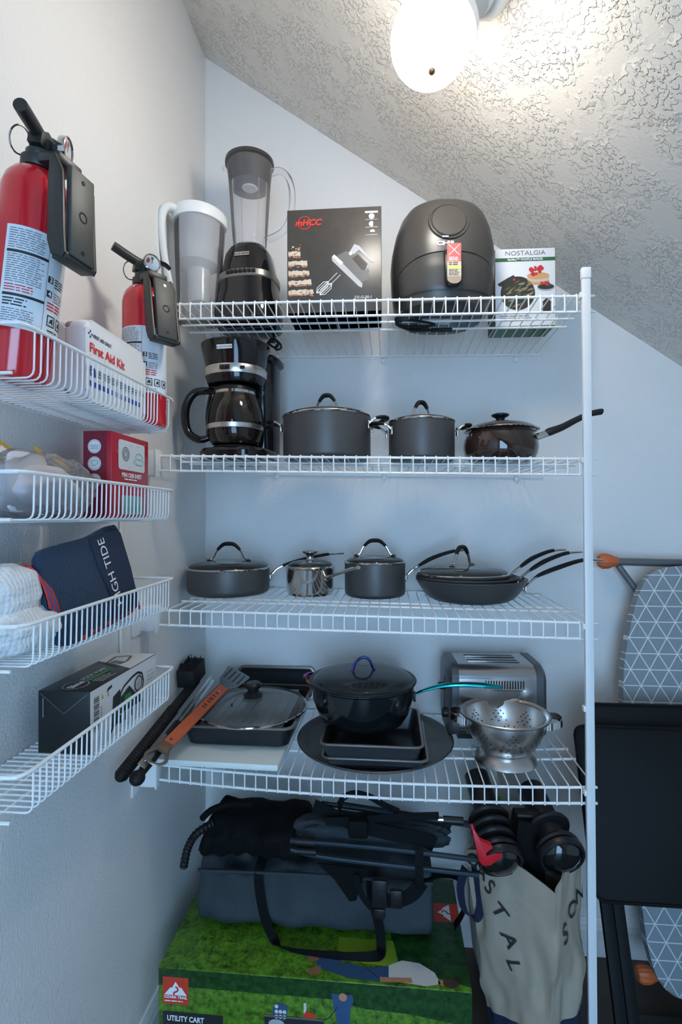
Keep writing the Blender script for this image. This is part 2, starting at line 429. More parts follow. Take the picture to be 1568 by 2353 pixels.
# ================================================================== TOP SHELF
def cord(name_parent, pts, r=.0032, m=None, n=8):
    b = MB(); b.tube(smoothpath(pts, n), r, m or BLACKR, 8); return b.build('power_cord', name_parent)

# ---- water filter pitcher
CLRP = clearmat('clear_plastic', (.985, .985, .99), .16, .03, .05, (.85, .85, .88))
MILK = clearmat('milky_plastic', (.92, .92, .92), .14, .06, .34, (.86, .85, .84))
PX, PY = -.506, 1.322
t = thing('water_pitcher', 'clear water filter pitcher with white lid and handle, left end of the top shelf', 'pitcher', (PX, PY, on(zs1, PX)), rz=.75)
def oval(rx0, rx1, ry, z, n=40):
    """egg outline: rx0 towards -x (handle), rx1 towards +x (spout)"""
    o = []
    for k in range(n):
        a = 2 * PI * k / n; c_ = math.cos(a)
        o.append(((rx1 if c_ > 0 else rx0) * c_, ry * math.sin(a), z))
    return o
b = MB()
b.rings([oval(.040, .046, .042, .001), oval(.047, .053, .048, .005), oval(.049, .056, .050, .03), oval(.054, .068, .056, .15), oval(.058, .078, .060, .275),
         oval(.056, .076, .058, .275), oval(.052, .066, .054, .15), oval(.047, .053, .048, .03), oval(.044, .05, .045, .007)], CLRP, True, True, True)
b.build('jug_body', t)
b = MB()
b.rings([oval(.016, .030, .026, .06), oval(.020, .034, .028, .065), oval(.022, .036, .03, .145)], MILK, True, True, False)
b.rings([oval(.022, .036, .03, .145), oval(.050, .060, .050, .16), oval(.053, .070, .055, .272), oval(.050, .066, .052, .272)], MILK, True)
b.build('filter_reservoir', t)
b = MB()
b.rings([oval(.060, .080, .062, .268), oval(.062, .082, .064, .274), oval(.062, .082, .064, .292), oval(.060, .078, .062, .297), oval(.054, .068, .055, .300), oval(.03, .04, .03, .301)], WPLAST, True, True, True)
b.prism([(-.02, -.015), (.02, -.018), (.045, 0), (.02, .018), (-.02, .015)], .004, WPLAST, T(.02, 0, .299), bev=.001)
b.build('lid', t)
b = MB()
b.tube(smoothpath([(-.05, 0, .285), (-.072, 0, .288), (-.088, 0, .272), (-.092, 0, .23), (-.086, 0, .17), (-.076, 0, .12), (-.066, 0, .085)], 6), [.016, .018, .017, .015, .013, .011, .008], WPLAST, 12, flat=.6, up=(1, 0, 0.01))
b.build('handle', t)

# ---- blender
BX, BY = -.376, 1.37
t = thing('blender', 'black countertop blender with clear jug beside the water pitcher', 'blender', (BX, BY, on(zs1, BX)), rz=-.06)
def sq(rx, ry, z, e=2.6, n=40, cy=0):
    o = []
    for k in range(n):
        a = 2 * PI * k / n; c_, s_ = math.cos(a), math.sin(a)
        o.append((rx * math.copysign(abs(c_) ** (2 / e), c_), cy + ry * math.copysign(abs(s_) ** (2 / e), s_), z))
    return o
b = MB()
b.rings([sq(.070, .068, 0), sq(.083, .078, .004), sq(.086, .082, .020), sq(.085, .081, .05), sq(.080, .077, .085), sq(.0785, .0755, .09), sq(.076, .073, .12)], BLACKG, True, True)
b.rings([sq(.074, .071, .138), sq(.068, .066, .165), sq(.062, .060, .195), sq(.052, .052, .212), sq(.046, .046, .218), sq(.03, .03, .219)], BLACKG, True, False, True)
b.build('motor_base', t)
b = MB()
b.rings([sq(.0762, .0732, .119), sq(.0785, .0756, .122), sq(.0785, .0756, .136), sq(.0745, .0716, .139)], mat('satin_panel', (.30, .28, .24), .35, .6, bump=.03), True)
b.build('control_band', t)
for k in range(7):
    b = MB(); a = (k - 3) * .155; x = .0785 * math.sin(a) * .98
    yy = -.0756 * (1 - abs(x / .0785) ** 2.6) ** (1 / 2.6)
    b.box((x, yy - .001, .1295), (.0092, .008, .0085), BLACKP, bev=.0015); b.build('button', t)
b = MB(); F = frame((0, -.0635, .180), (1, 0, 0), (0, .18, 1))
b.prism(rrect(.040, .010, .001), .0012, STEEL, F); b.text('BLACK+DECKER', .0062, INK, F, align='CENTER', y=-.0022, lift=.0016, bold=.0001, sx=.85); b.build('maker_plate', t)
b = MB(); F = Matrix()
JR = [(.040, .214), (.043, .222), (.0445, .232), (.047, .26), (.056, .40), (.062, .452), (.060, .452), (.054, .40), (.045, .26), (.0425, .235), (.038, .226), (0, .224)]
JUG = clearmat('jug_plastic', (.975, .97, .97), .13, .04, .07, (.85, .85, .88))
b.lathe(JR, JUG, None, 56)
for k in range(4):
    a = PI / 4 + k * PI / 2; c_, s_ = math.cos(a), math.sin(a)
    b.tube([(c_ * .0435, s_ * .0435, .235), (c_ * .0455, s_ * .0455, .26), (c_ * .0535, s_ * .0535, .39)], .0022, JUG, 8)
b.tube(smoothpath([(-.060, 0, .445), (-.070, 0, .45), (-.074, 0, .456)], 4), .006, JUG, 8)
b.build('jug', t)
b = MB()
hp = smoothpath([(.056, 0, .425), (.085, 0, .427), (.108, 0, .405), (.118, 0, .36), (.112, 0, .30), (.09, 0, .262), (.05, 0, .245)], 6)
b.tube(hp, .0085, JUG, 10, flat=1.35, up=(0, 1, 0)); b.build('handle', t)
b = MB()
LID = mat('smoky_lid', (.045, .04, .038), .22, bump=.02, bscale=300)
b.lathe([(0, .462), (.030, .463), (.060, .462), (.0655, .458), (.0655, .450), (.0615, .447), (.0585, .43), (.054, .392), (.050, .390), (0, .390)], LID, None, 56)
b.build('lid', t)
b = MB(); b.lathe([(0, .386), (.018, .387), (.021, .3895), (.021, .3915), (0, .3915)], mat('lid_cap_clear', (.55, .55, .55), .15, bump=.02), None, 32)
b.lathe([(.016, .462), (.022, .466), (.022, .474), (.018, .476), (0, .476)], JUG, None, 32); b.build('measuring_cap', t)
b = MB()
cp = smoothpath([(.01, .07, .02), (.03, .095, .012), (.045, .08, -.004), (.05, .05, -.014), (.04, .035, -.02), (.055, .05, -.030), (.07, .03, -.026), (.062, .01, -.018), (.045, .02, -.024), (.03, .045, -.030), (.012, .05, -.034)], 8)
b.tube(cp, .0032, BLACKR, 8)
cp = smoothpath([(.06, .04, -.012), (.078, .02, -.03), (.086, .0, -.048), (.078, -.01, -.056), (.07, 0, -.046), (.075, .02, -.028)], 8)
b.tube(cp, .0028, BLACKR, 8)
b.build('power_cord', t)
b = MB(); M = T(.010, .045, -.034, ry=-.5, rx=.5); b.box((0, 0, 0), (.020, .014, .024), BLACKR, M, bev=.004)
b.box((.004, 0, -.018), (.0015, .006, .014), STEEL, M); b.box((-.004, 0, -.018), (.0015, .006, .014), STEEL, M); b.build('plug', t)

# ---- boxed hand mixer
MX, MY = -.134, 1.245
CARD = mat('black_carton', (.055, .049, .043), .33, bump=.06, bscale=60, var=.25, vscale=40)
t = thing('mixer_box', 'black hand mixer carton with red lettering, between the blender and air fryer', 'box', (MX, MY, on(zs1, MX)), rz=.02)
W2, D2, H2 = .229, .115, .252
b = MB(); b.box((0, D2 / 2, H2 / 2), (W2, D2, H2), CARD, bev=.0015)
for s in (-1, 1): b.box((s * W2 * .25, D2 / 2, .0005), (W2 * .48, D2 - .004, .001), CARD)
b.build('carton', t)
b = MB(); F = frame((-W2 / 2, -.0001, 0), (1, 0, 0), (0, 0, 1))
RB = mat('logo_red', (.75, .04, .03), .4, bump=.01)
SILV = mat('print_silver', (.42, .42, .43), .4, bump=.01); SILV2 = mat('print_dark_silver', (.13, .125, .12), .4, bump=.01)
b.text('mHCC', .0205, RB, F, x=.020, y=.2125, bold=.0007, shear=.25, sx=1.05, space=1.0)
ring = [(.043 + .0155 * math.cos(a / 20 * PI), .219 + .0155 * math.sin(a / 20 * PI)) for a in range(2, 40)]
b.line(ring, .0015, RB, F, .0006)
# feature panel, top right
b.rect(.190, .236, .2205, .2405, WHITE, F)
for y in (.2195, .201, .1825): b.rect(.190, y, .2205, y + .0012, SILV, F)
b.poly(circ(.0068, 20, .2055, .228), WHITE, F)
b.poly([(.2055 + .0065 * math.cos(a), .2095 + .0065 * math.sin(a)) for a in [1.0 + k * .3 for k in range(15)]] , WHITE, F)
b.poly([(.2075 + .006 * math.cos(a), .190 + .006 * math.sin(a)) for a in [k * PI / 10 for k in range(11)]], WHITE, F)
# pancakes printed on the left
CAKE = [mat('print_cream', (.62, .50, .38), .5, bump=.01), mat('print_caramel', (.40, .18, .10), .5, bump=.01), mat('print_choc', (.07, .035, .03), .5, bump=.01)]
R2 = random.Random(3)
for row in range(5):
    y0 = .045 + row * .0235; w_ = .062 - row * .005 - (.012 if row == 4 else 0)
    for j, (cm, hh) in enumerate(((CAKE[0], .011), (CAKE[1], .0035))):
        pts = []
        for k in range(13): pts.append((.003 + w_ * k / 12, y0 + R2.uniform(-.002, .002) - j * .004))
        for k in range(12, -1, -1): pts.append((.003 + w_ * k / 12 * .97, y0 + hh + R2.uniform(-.002, .002) - j * .004))
        b.poly(pts, cm, F, .0005 + .0001 * j)
    for k in range(5): b.poly(circ(R2.uniform(.001, .0026), 7, .006 + R2.random() * w_ * .8, y0 + R2.uniform(-.004, .008)), CAKE[2] if k % 2 else CAKE[1], F, .0007)
for k in range(14): b.poly(circ(R2.uniform(.001, .0028), 7, .022 + R2.uniform(-.012, .02), .158 + R2.uniform(-.008, .008)), CAKE[k % 3], F, .0007)
# mixer drawing
def rotp(pts, cx, cy, a, s=1): return [(cx + s * (x * math.cos(a) - y * math.sin(a)), cy + s * (x * math.sin(a) + y * math.cos(a))) for x, y in pts]
A = math.radians(-47)
def mp(pts): return rotp(pts, .152, .105, A)
b.poly(mp([(-.044, -.004), (-.036, .022), (-.02, .030), (.038, .030), (.052, .012), (.046, -.004)]), SILV2, F, .0005)
b.poly(mp([(-.050, -.013), (-.050, -.004), (.050, -.004), (.056, -.012), (.048, -.015), (-.042, -.018)]), SILV, F, .0006)
b.poly(mp([(-.050, -.004), (-.050, -.010), (-.02, -.010), (-.02, -.002)]), WHITE, F, .0008)
b.poly(mp([(-.028, .026), (-.034, .048), (-.024, .052), (-.016, .046), (-.016, .03)]), SILV, F, .0006)
b.poly(mp([(-.026, .046), (.026, .046), (.032, .051), (-.024, .053)]), SILV, F, .0007)
b.poly(mp([(-.012, .020), (-.010, .036), (.024, .036), (.030, .022), (.024, .018)]), CARD, F, .0008)
b.line(mp([(-.012, .038), (.026, .038), (.032, .024)]), .0012, SILV, F, .0009)
b.poly(circ(.0042, 14, .1545, .1395), WHITE, F, .0009)
for dx in (0, .008):
    b.line([(.122 + dx, .094 - dx * .6), (.101 + dx, .074 - dx * .6)], .0022, SILV, F, .0008)
    for w_ in (-.008, -.003, .003, .008):
        p = rotp([(0, 0), (-.01, w_), (-.03, w_), (-.040, 0)], .101 + dx, .074 - dx * .6, math.radians(43)); b.line(p, .0013, WHITE, F, .0008)
b.text('ZX-G-00-1', .0095, SILV, F, x=.163, y=.030, bold=.0003)
b.build('printed_front', t)

# ---- air fryer
AX, AY = .1275, 1.318
FRY = mat('air_fryer_shell', (.048, .044, .040), .34, bump=.05, bscale=900)
t = thing('air_fryer', 'large matte black egg-shaped air fryer on the top shelf', 'air fryer', (AX, AY, on(zs1, AX)), rz=.09)
def fry(z):
    return [(0, .096), (.006, .106), (.037, .118), (.08, .1235), (.128, .1256), (.159, .123), (.198, .1147), (.228, .103), (.246, .090), (.257, .074), (.263, .055), (.2665, .03), (.2675, .01), (.268, 0)]
def fcy(z): return -.012 * min(1, max(0, (z - .10) / .18))
def fring(rx, z): return sq(rx, rx * 1.0, z, 2.45, 56, cy=fcy(z))
pr = fry(0); i0 = 5
b = MB(); b.rings([fring(r, z) for z, r in pr[:-1]], FRY, True, True, True); b.build('shell', t)
# drawer front: slightly proud shell panel
def surf(th, z, off=0.0):
    """point on the shell at angle th from the front (towards +x) and height z"""
    for (za, ra), (zb, rb) in zip(pr[:-1], pr[1:]):
        if za <= z <= zb: r = ra + (rb - ra) * (z - za) / (zb - za); break
    e = 2.45; c_, s_ = math.sin(th), -math.cos(th)
    p = Vector((r * math.copysign(abs(c_) ** (2 / e), c_), r * math.copysign(abs(s_) ** (2 / e), s_), z))
    n = Vector((p.x, p.y, 0)).normalized(); return p + n * off + Vector((0, fcy(z), 0))
b = MB(); NA, NZ = 30, 16; lp = []
for j in range(NZ + 1):
    row = []
    for k in range(NA + 1):
        th = -1.12 + 2.24 * k / NA; zt = .110 - .030 * (th / 1.12) ** 2
        row.append(surf(th, .03 + (zt - .03) * j / NZ, .0022))
    lp.append(row)
b.rings(lp, FRY, False)
b.rings([[surf(-1.12 + 2.24 * k / NA, .110 - .030 * ((2.24 * k / NA - 1.12) / 1.12) ** 2, o) for k in range(NA + 1)] for o in (.0022, -.002)], BLACKG, False)
b.build('drawer', t)
b = MB(); b.tube([surf(-1.12 + 2.24 * k / 30, .1125 - .030 * ((2.24 * k / 30 - 1.12) / 1.12) ** 2, .0006) for k in range(31)], .0012, BLACKG, 6); b.build('seam', t)
b = MB()
hp = [Vector((-.0, -.126, .215)), Vector((0, -.140, .212)), Vector((0, -.148, .19)), Vector((0, -.150, .15)), Vector((0, -.149, .105))]
lp = []
for k, (z, y, w_) in enumerate(((.111, -.118, .012), (.111, -.130, .0185), (.105, -.139, .0195), (.090, -.145, .0195), (.062, -.147, .0195), (.034, -.1465, .0185), (.024, -.145, .012))):
    lp.append([(w_ * math.cos(a) if abs(math.cos(a)) < .5 else math.copysign(w_, math.cos(a)) * (.8 + .2 * abs(math.cos(a))), y + .008 * math.sin(a), z) for a in [2 * PI * q / 16 for q in range(16)]])
b.rings(lp, BLACKP, True, True, True); b.box((0, -.130, .085), (.022, .03, .03), BLACKP, bev=.004)
b.build('drawer_handle', t)
b = MB(); F = frame((0, -.1560, .066), (1, 0, 0), (0, .006, 1)) @ Matrix.Diagonal((1, .84, 1, 1)); gold = mat('sticker_gold', (.38, .30, .22), .35, .3, bump=.02)
b.poly(rrect(.031, .098, .014, 6), gold, F, .0003)
PINK = mat('sticker_red', (.62, .10, .09), .5, bump=.01)
b.rect(-.0155, .010, .0155, .058, PINK, F, .0006); b.line([(-.012, .026), (.012, .054)], .0014, WHITE, F, .0009); b.line([(.012, .026), (-.012, .054)], .0014, WHITE, F, .0009)
b.greek(-.012, .011, .012, .022, 3, WHITE, F)
b.rect(-.0155, -.030, .0155, .009, mat('sticker_beige', (.50, .44, .36), .5, bump=.01), F, .0006); b.rect(-.0155, -.010, .0155, -.002, mat('sticker_yellow', (.62, .55, .12), .5, bump=.01), F, .0009)
b.greek(-.012, -.028, .012, -.011, 5, INK, F); b.greek(-.012, -.0015, .012, .008, 2, INK, F, seed=4)
b.build('warning_sticker', t)
# dial
dn = Vector((0, -.97, .20)).normalized(); dc = Vector((-.004, -.1185, .184)); Fd = frame(dc, (1, 0, 0), dn.cross(Vector((1, 0, 0))))
b = MB(); b.lathe([(.0470, -.03), (.0470, .000), (.0455, .003), (.0430, .003), (.041, -.001), (.034, -.003)], FRY, Fd, 48)
b.build('dial_ring', t)
b = MB(); b.lathe([(.0400, -.02), (.0400, .002), (.038, .0045), (.02, .0055), (0, .006)], FRY, Fd, 48)
b.build('dial', t)
b = MB(); b.box((-.010, -.0425, .0038), (.014, .0030, .0015), WHITE, Fd); b.build('dial_mark', t)
b = MB(); fnc = lambda x, y, l: surf(x / .118, .1255 + y, .0012)
b.text('CHI', .0125, WHITE, None, x=-.0235, y=0, fn=fnc, bold=.0006, sx=1.25); b.build('maker_name', t)
b = MB()
b.tube(smoothpath([(-.06, -.03, -.001), (-.10, -.055, -.004), (-.118, -.04, -.010), (-.10, -.015, -.016), (-.06, -.01, -.016), (-.02, -.02, -.016), (-.05, -.035, -.014), (-.10, -.045, -.014), (-.115, -.03, -.018), (-.07, -.0, -.022), (-.0, -.0, -.02)], 8), .003, BLACKR, 8)
b.tube(smoothpath([(-.105, -.06, .0), (-.115, -.062, -.012), (-.105, -.055, -.02)], 6), .005, BLACKR, 8)
b.build('power_cord', t)
b = MB(); M = T(-.012, .0, -.022, rz=-.35, ry=.1); b.box((.012, 0, 0), (.055, .012, .009), BLACKR, M, bev=.003); b.box((-.045, .0, .004), (.05, .02, .012), BLACKR, M, bev=.003); b.build('plug', t)
b = MB(); F = frame((-.02, .0, -.0003), (1, 0, 0), (0, -1, 0)); b.rect(-.03, -.02, .045, .02, WHITE, F, .0005); b.greek(-.026, -.016, .04, .016, 6, INKG, F, .4, lift=.0009); b.build('rating_label', t)

# ---- boxed waffle maker
t = thing('waffle_maker_box', 'white and green mini waffle maker carton beside the air fryer', 'box', (.3425, 1.357, on(zs1, .34)), rz=0.035)
GREEN = mat('carton_green', (.035, .13, .045), .45, bump=.02); CW = mat('carton_white', (.80, .80, .80), .4, bump=.02)
W2, D2, H2 = .150, .085, .197
b = MB(); b.box((0, D2 / 2, H2 / 2), (W2, D2, H2), CW, bev=.001)
CAMO = mat('camo_side', (.05, .055, .03), .5, bump=.02, var=.9, vscale=90)
for s in (-1, 1): b.box((s * W2 / 2, D2 / 2, H2 / 2), (.0012, D2 - .002, H2 - .002), CAMO)
b.box((0, D2 / 2, .0), (W2 - .002, D2 - .002, .0012), GREEN); b.build('carton', t)
b = MB(); F = frame((-W2 / 2, -.0002, 0), (1, 0, 0), (0, 0, 1))
b.text('NOSTALGIA', .0165, INKG, F, x=W2 / 2, y=.180, align='CENTER', sx=1.12)
b.rect(0, .1645, W2, .1735, GREEN, F); b.text('MyMini™ WAFFLE MAKER', .0078, WHITE, F, x=W2 / 2, y=.1665, align='CENTER', lift=.0008, bold=.0002)
C2 = [mat('camo_dark', (.03, .03, .02), .5, bump=.01), mat('camo_tan', (.30, .22, .13), .5, bump=.01), mat('camo_olive', (.10, .11, .05), .5, bump=.01)]
b.poly(circ(.043, 40, .056, .083), C2[0], F, .0005); b.poly([(.006, .108), (.030, .122), (.046, .130), (.054, .118), (.030, .108), (.018, .100), (.008, .103)], C2[0], F, .0006)
R3 = random.Random(11)
for k in range(34):
    a = R3.uniform(0, 6.28); r = R3.uniform(0, .034); cx, cy = .056 + r * math.cos(a), .084 + r * math.sin(a); an = R3.uniform(.2, .9)
    L_ = R3.uniform(.006, .014); b.poly(rotp([(-L_, 0), (-L_ * .3, .0025), (L_, .001), (L_ * .4, -.0025)], cx, cy, an), C2[1 + k % 2], F, .0007 + k * .000003)
b.poly(circ(.003, 8, .047, .118), INKR, F, .0009)
WAF = mat('print_waffle', (.66, .34, .15), .5, bump=.01)
for k in range(3): b.poly(circ(.028, 24, .107, .112 + k * .007, ry=.009), WAF if k % 2 == 0 else CAKE[0], F, .0005 + k * .0001)
for k in range(12): b.poly(circ(R3.uniform(.003, .006), 9, .103 + R3.uniform(-.014, .016), .138 + R3.uniform(-.008, .012)), INKR, F, .0009 + k * .00001)
b.poly(circ(.022, 24, .126, .097, ry=.010), SILV, F, .0005); b.poly(circ(.020, 24, .126, .098, ry=.007), C2[0], F, .0006)
for k in range(9): b.poly(circ(R3.uniform(.002, .005), 8, .126 + R3.uniform(-.012, .014), .103 + R3.uniform(-.003, .006)), [INKR, INKR, mat('print_blueberry', (.06, .07, .16), .5, bump=.01)][k % 3], F, .0008 + k * .00001)
b.rect(.118, .030, .138, .058, C2[0], F, .0006); b.poly([(.116, .058), (.128, .070), (.140, .058)], C2[0], F, .0007)
b.greek(.01, .010, .10, .028, 3, INKG, F, .4)
b.build('printed_front', t)
# ================================================================== SECOND SHELF
# ---- coffee maker
CX, CY = -.402, 1.372
t = thing('coffee_maker', 'black drip coffee maker with glass carafe on the second shelf', 'coffee maker', (CX, CY, on(zs2, CX)), rz=-.06)
b = MB()
b.rings([sq(.088, .105, 0, 3.2), sq(.093, .112, .004, 3.2), sq(.093, .112, .022, 3.2), sq(.088, .106, .030, 3.2), sq(.075, .09, .032, 3.2)], BLACKG, True, True, True)
b.build('base', t)
b = MB(); b.lathe([(0, .032), (.056, .032), (.058, .034), (.056, .036), (0, .036)], BLACKM, T(0, -.045, 0), 40); b.build('warming_plate', t)
b = MB()
b.rings([sq(.086, .052, .025, 4, cy=.06), sq(.086, .052, .12, 4, cy=.06), sq(.088, .054, .27, 4, cy=.06), sq(.098, .060, .276, 4, cy=.055), sq(.099, .060, .285, 4, cy=.055), sq(.09, .055, .293, 4, cy=.055)], BLACKG, True, True, True)
b.build('water_tower', t)
b = MB()
b.rings([sq(.070, .070, .196, 2.2, cy=-.035), sq(.073, .073, .200, 2.2, cy=-.035), sq(.076, .076, .216, 2.2, cy=-.035)], BLACKG, True, True)
b.rings([sq(.0765, .0765, .238, 2.2, cy=-.035), sq(.083, .082, .27, 2.2, cy=-.035), sq(.089, .086, .296, 2.2, cy=-.035), sq(.089, .086, .301, 2.2, cy=-.035), sq(.08, .078, .306, 2.2, cy=-.03), sq(.04, .04, .309, 2.2, cy=-.03)], BLACKG, True, False, True)
b.build('brew_head', t)
b = MB(); b.rings([sq(.0775, .0775, .216, 2.2, cy=-.035), sq(.0785, .0785, .218, 2.2, cy=-.035), sq(.080, .080, .236, 2.2, cy=-.035), sq(.079, .079, .238, 2.2, cy=-.035)], BRUSH, True); b.build('steel_band', t)
b = MB(); b.box((0, -.1175, .227), (.026, .004, .012), BLACKG, bev=.001); b.box((.042, -.106, .227), (.012, .004, .008), BLACKP, T(), bev=.001); b.build('switch', t)
b = MB(); F = frame((0, -.1186, .277), (1, 0, 0), (0, -.14, 1)); b.prism(rrect(.040, .010, .001), .0012, WHITE, F); b.text('BLACK+DECKER', .0062, INK, F, align='CENTER', y=-.0022, lift=.0016, bold=.0001, sx=.85); b.build('maker_plate', t)
CAR = clearmat('carafe_glass', (.70, .66, .63), .30, .02, .03, (.30, .25, .22))
b = MB()
b.lathe([(0, .0375), (.045, .0375), (.058, .041), (.066, .052), (.071, .068), (.0725, .095), (.070, .125), (.063, .152), (.053, .172), (.052, .180), (.0505, .180), (.0515, .172), (.0615, .152), (.0685, .125), (.071, .095), (.0695, .068), (.0645, .053), (.057, .0425), (0, .040)], CAR, T(0, -.045, 0), 56)
b.build('carafe', t); cf = t.children[-1]
b = MB(); b.lathe([(.0722, .078), (.0735, .079), (.0740, .090), (.0725, .091)], BRUSH, T(0, -.045, 0), 56); b.build('carafe_band', cf)
b = MB(); b.lathe([(0, .192), (.044, .192), (.052, .188), (.054, .180), (.052, .176), (.052, .170)], BLACKP, T(0, -.045, 0), 48)
b.build('carafe_lid', cf)
b = MB(); b.lathe([(.0515, .168), (.0535, .170), (.0535, .178), (.0515, .18)], STEEL, T(0, -.045, 0), 48); b.build('carafe_collar', cf)
b = MB()
b.tube(smoothpath([(-.048, -.045, .184), (-.075, -.05, .186), (-.108, -.055, .180), (-.128, -.058, .150), (-.132, -.058, .110), (-.122, -.057, .075), (-.095, -.052, .058), (-.068, -.047, .064)], 7), [.009, .010, .0105, .011, .011, .0105, .010, .008], BLACKG, 12, flat=1.15, up=(0, 1, 0))
b.tube(smoothpath([(-.066, -.047, .176), (-.075, -.048, .13), (-.074, -.047, .070)], 6), .0045, BLACKG, 10)
b.build('carafe_handle', cf)

# ---- pots
def lid_glass(b, r, z, rise, m=GLASS, M=None):
    n = 10; b.lathe([(r * math.cos(PI / 2 * k / n), z + rise * math.sin(PI / 2 * k / n)) for k in range(n)] + [(0, z + rise)], m, M, 56)
def lid_arch(t, r, ztop, zbase, w, M=None, rz=0.0, mm=None, mg=None):
    """steel-ended arch handle across the lid along local x"""
    M = (M or Matrix()) @ T(rz=rz); mm = mm or STEEL; mg = mg or BLACKR
    arch = smoothpath([(-w, 0, zbase), (-w * .80, 0, zbase + .006), (-w * .62, 0, zbase + (ztop - zbase) * .55), (-w * .30, 0, ztop - .003), (0, 0, ztop), (w * .30, 0, ztop - .003), (w * .62, 0, zbase + (ztop - zbase) * .55), (w * .80, 0, zbase + .006), (w, 0, zbase)], 6)
    n = len(arch); a, e = int(n * .27), int(n * .73)
    b = MB(); b.tube(arch, .0039, mm, 10, flat=.7, M=M)
    for s in (-1, 1): b.lathe([(0, -.003), (.0075, -.002), (.0085, .001), (.006, .004), (0, .005)], mm, M @ T(s * w, 0, zbase), 16)
    h = b.build('lid_handle', t)
    b = MB(); b.tube(arch[a:e + 1], [.0052, .0072, .0078, .0072, .0052], mg, 12, flat=.75, M=M); b.build('grip', h)
def side_handle(t, r, z, s, M=None, drop=0.0, az=0.0):
    """loop handle at +x (s=1) or -x (s=-1)"""
    M = (M or Matrix()) @ T(rz=az)
    pts = smoothpath([(r - .001, -.030, z - .012), (r + .010, -.031, z - .002), (r + .022, -.030, z + .004), (r + .037, -.018, z + .006), (r + .042, 0, z + .0065), (r + .037, .018, z + .006), (r + .022, .030, z + .004), (r + .010, .031, z - .002), (r - .001, .030, z - .012)], 5)
    if s < 0: pts = [Vector((-p.x, p.y, p.z)) for p in pts]
    n = len(pts); a, e = int(n * .24), int(n * .76)
    b = MB(); b.tube(pts, .0032, STEEL, 8, M=M)
    for q in (-1, 1):
        b.box((s * (r + .001), q * .030, z - .013), (.004, .013, .020), STEEL, M, bev=.0015)
    h = b.build('side_handle', t)
    b = MB(); b.tube(pts[a:e + 1], [.0045, .0068, .0072, .0068, .0045], BLACKR, 12, flat=.8, M=M); b.build('grip', h)
def long_handle(t, p0, az, length, rise, z0, grip0=.035, rw=.0095, droop=.006, mm=STEEL, mg=BLACKR, tip=True, neck=.0045):
    """long pan handle leaving at azimuth az from radius p0"""
    M = T(rz=az)
    L_ = length
    C = smoothpath([(p0 - .002, 0, z0 - .012), (p0 + .008, 0, z0 - .004), (p0 + .020, 0, z0 + .008), (p0 + .042, 0, z0 + .006 + rise * .25), (p0 + L_ * .45, 0, z0 + .004 + rise * .58), (p0 + L_ * .75, 0, z0 + rise * .90), (p0 + L_, 0, z0 + rise - droop * .4)], 6)
    n = len(C); a, e = int(n * .48), int(n * .84)
    b = MB(); b.tube(C[:a + 1], [neck * 1.1, neck, neck * 1.1, neck * 1.3], mm, 10, flat=.8, M=M)
    if tip:
        b.tube(C[e - 1:], [rw * .8, rw * .75, rw * .6], mm, 12, flat=.5, M=M)
    b.box((p0 + .001, 0, z0 - .014), (.004, .030, .018), mm, M, bev=.0015)
    for q in (-1, 1): b.ball((p0 + .003, q * .010, z0 - .014), .003, mm, M, 10)
    h = b.build('handle', t)
    b = MB(); b.tube(C[a - 1:(e + 1 if tip else n)], [rw * .55, rw * .9, rw, rw * .9, rw * .8], mg, 14, flat=.62, M=M); b.build('grip', h)
def pot_body(r, h, m=ANOD, mi=ANODI, rc=.014, rb=None, M=None, seg=64, lip=True):
    rb = rb or r; b = MB()
    P = [(0, 0), (rb - rc, 0)] + [(rb - rc + rc * math.sin(a), rc - rc * math.cos(a)) for a in (.4, .8, 1.2, PI / 2)] + [(r, h)]
    b.lathe(P, m, M, seg)
    Q = [(r, h), (r - .0008, h + .001), (r - .003, h + .001), (r - .0035, h)] if lip else [(r, h), (r - .003, h)]
    b.lathe(Q, STEEL if lip else m, M, seg)
    b.lathe([(r - .0035, h), (rb - .0045, rc + .003), (rb - rc, .004), (0, .004)], mi, M, seg)
    return b
def lidded_rim(b, r, z, M=None, m=STEEL):
    b.lathe([(r - .004, z - .001), (r + .0012, z - .001), (r + .0022, z + .0012), (r + .001, z + .0035), (r - .004, z + .004), (r - .007, z + .003)], m, M, 64)
def stock_pot(label, x, y, zs, r, h, arch, aw, az=0.0, archz=0.0):
    t = thing('stock_pot', label, 'pot', (x, y, on(zs, x)), rz=az, group=None)
    pot_body(r, h).build('pot_body', t)
    b = MB(); lidded_rim(b, r, h); lr = b.build('lid', t)
    b = MB(); lid_glass(b, r - .004, h + .003, r * .16); b.build('lid_glass', lr)
    lid_arch(lr, r, arch, h + .003 + r * .13, aw, rz=archz)
    side_handle(t, r, h - .012, 1); side_handle(t, r, h - .012, -1)
    return t
stock_pot('largest dark grey stock pot with steel-rimmed glass lid, beside the coffee maker', -.163, 1.330, zs2, .112, .112, .172, .036, -.10)
stock_pot('medium dark grey stock pot with glass lid, next to the brown saucepan', .0775, 1.330, zs2, .0825, .100, .153, .030, .22, .25)
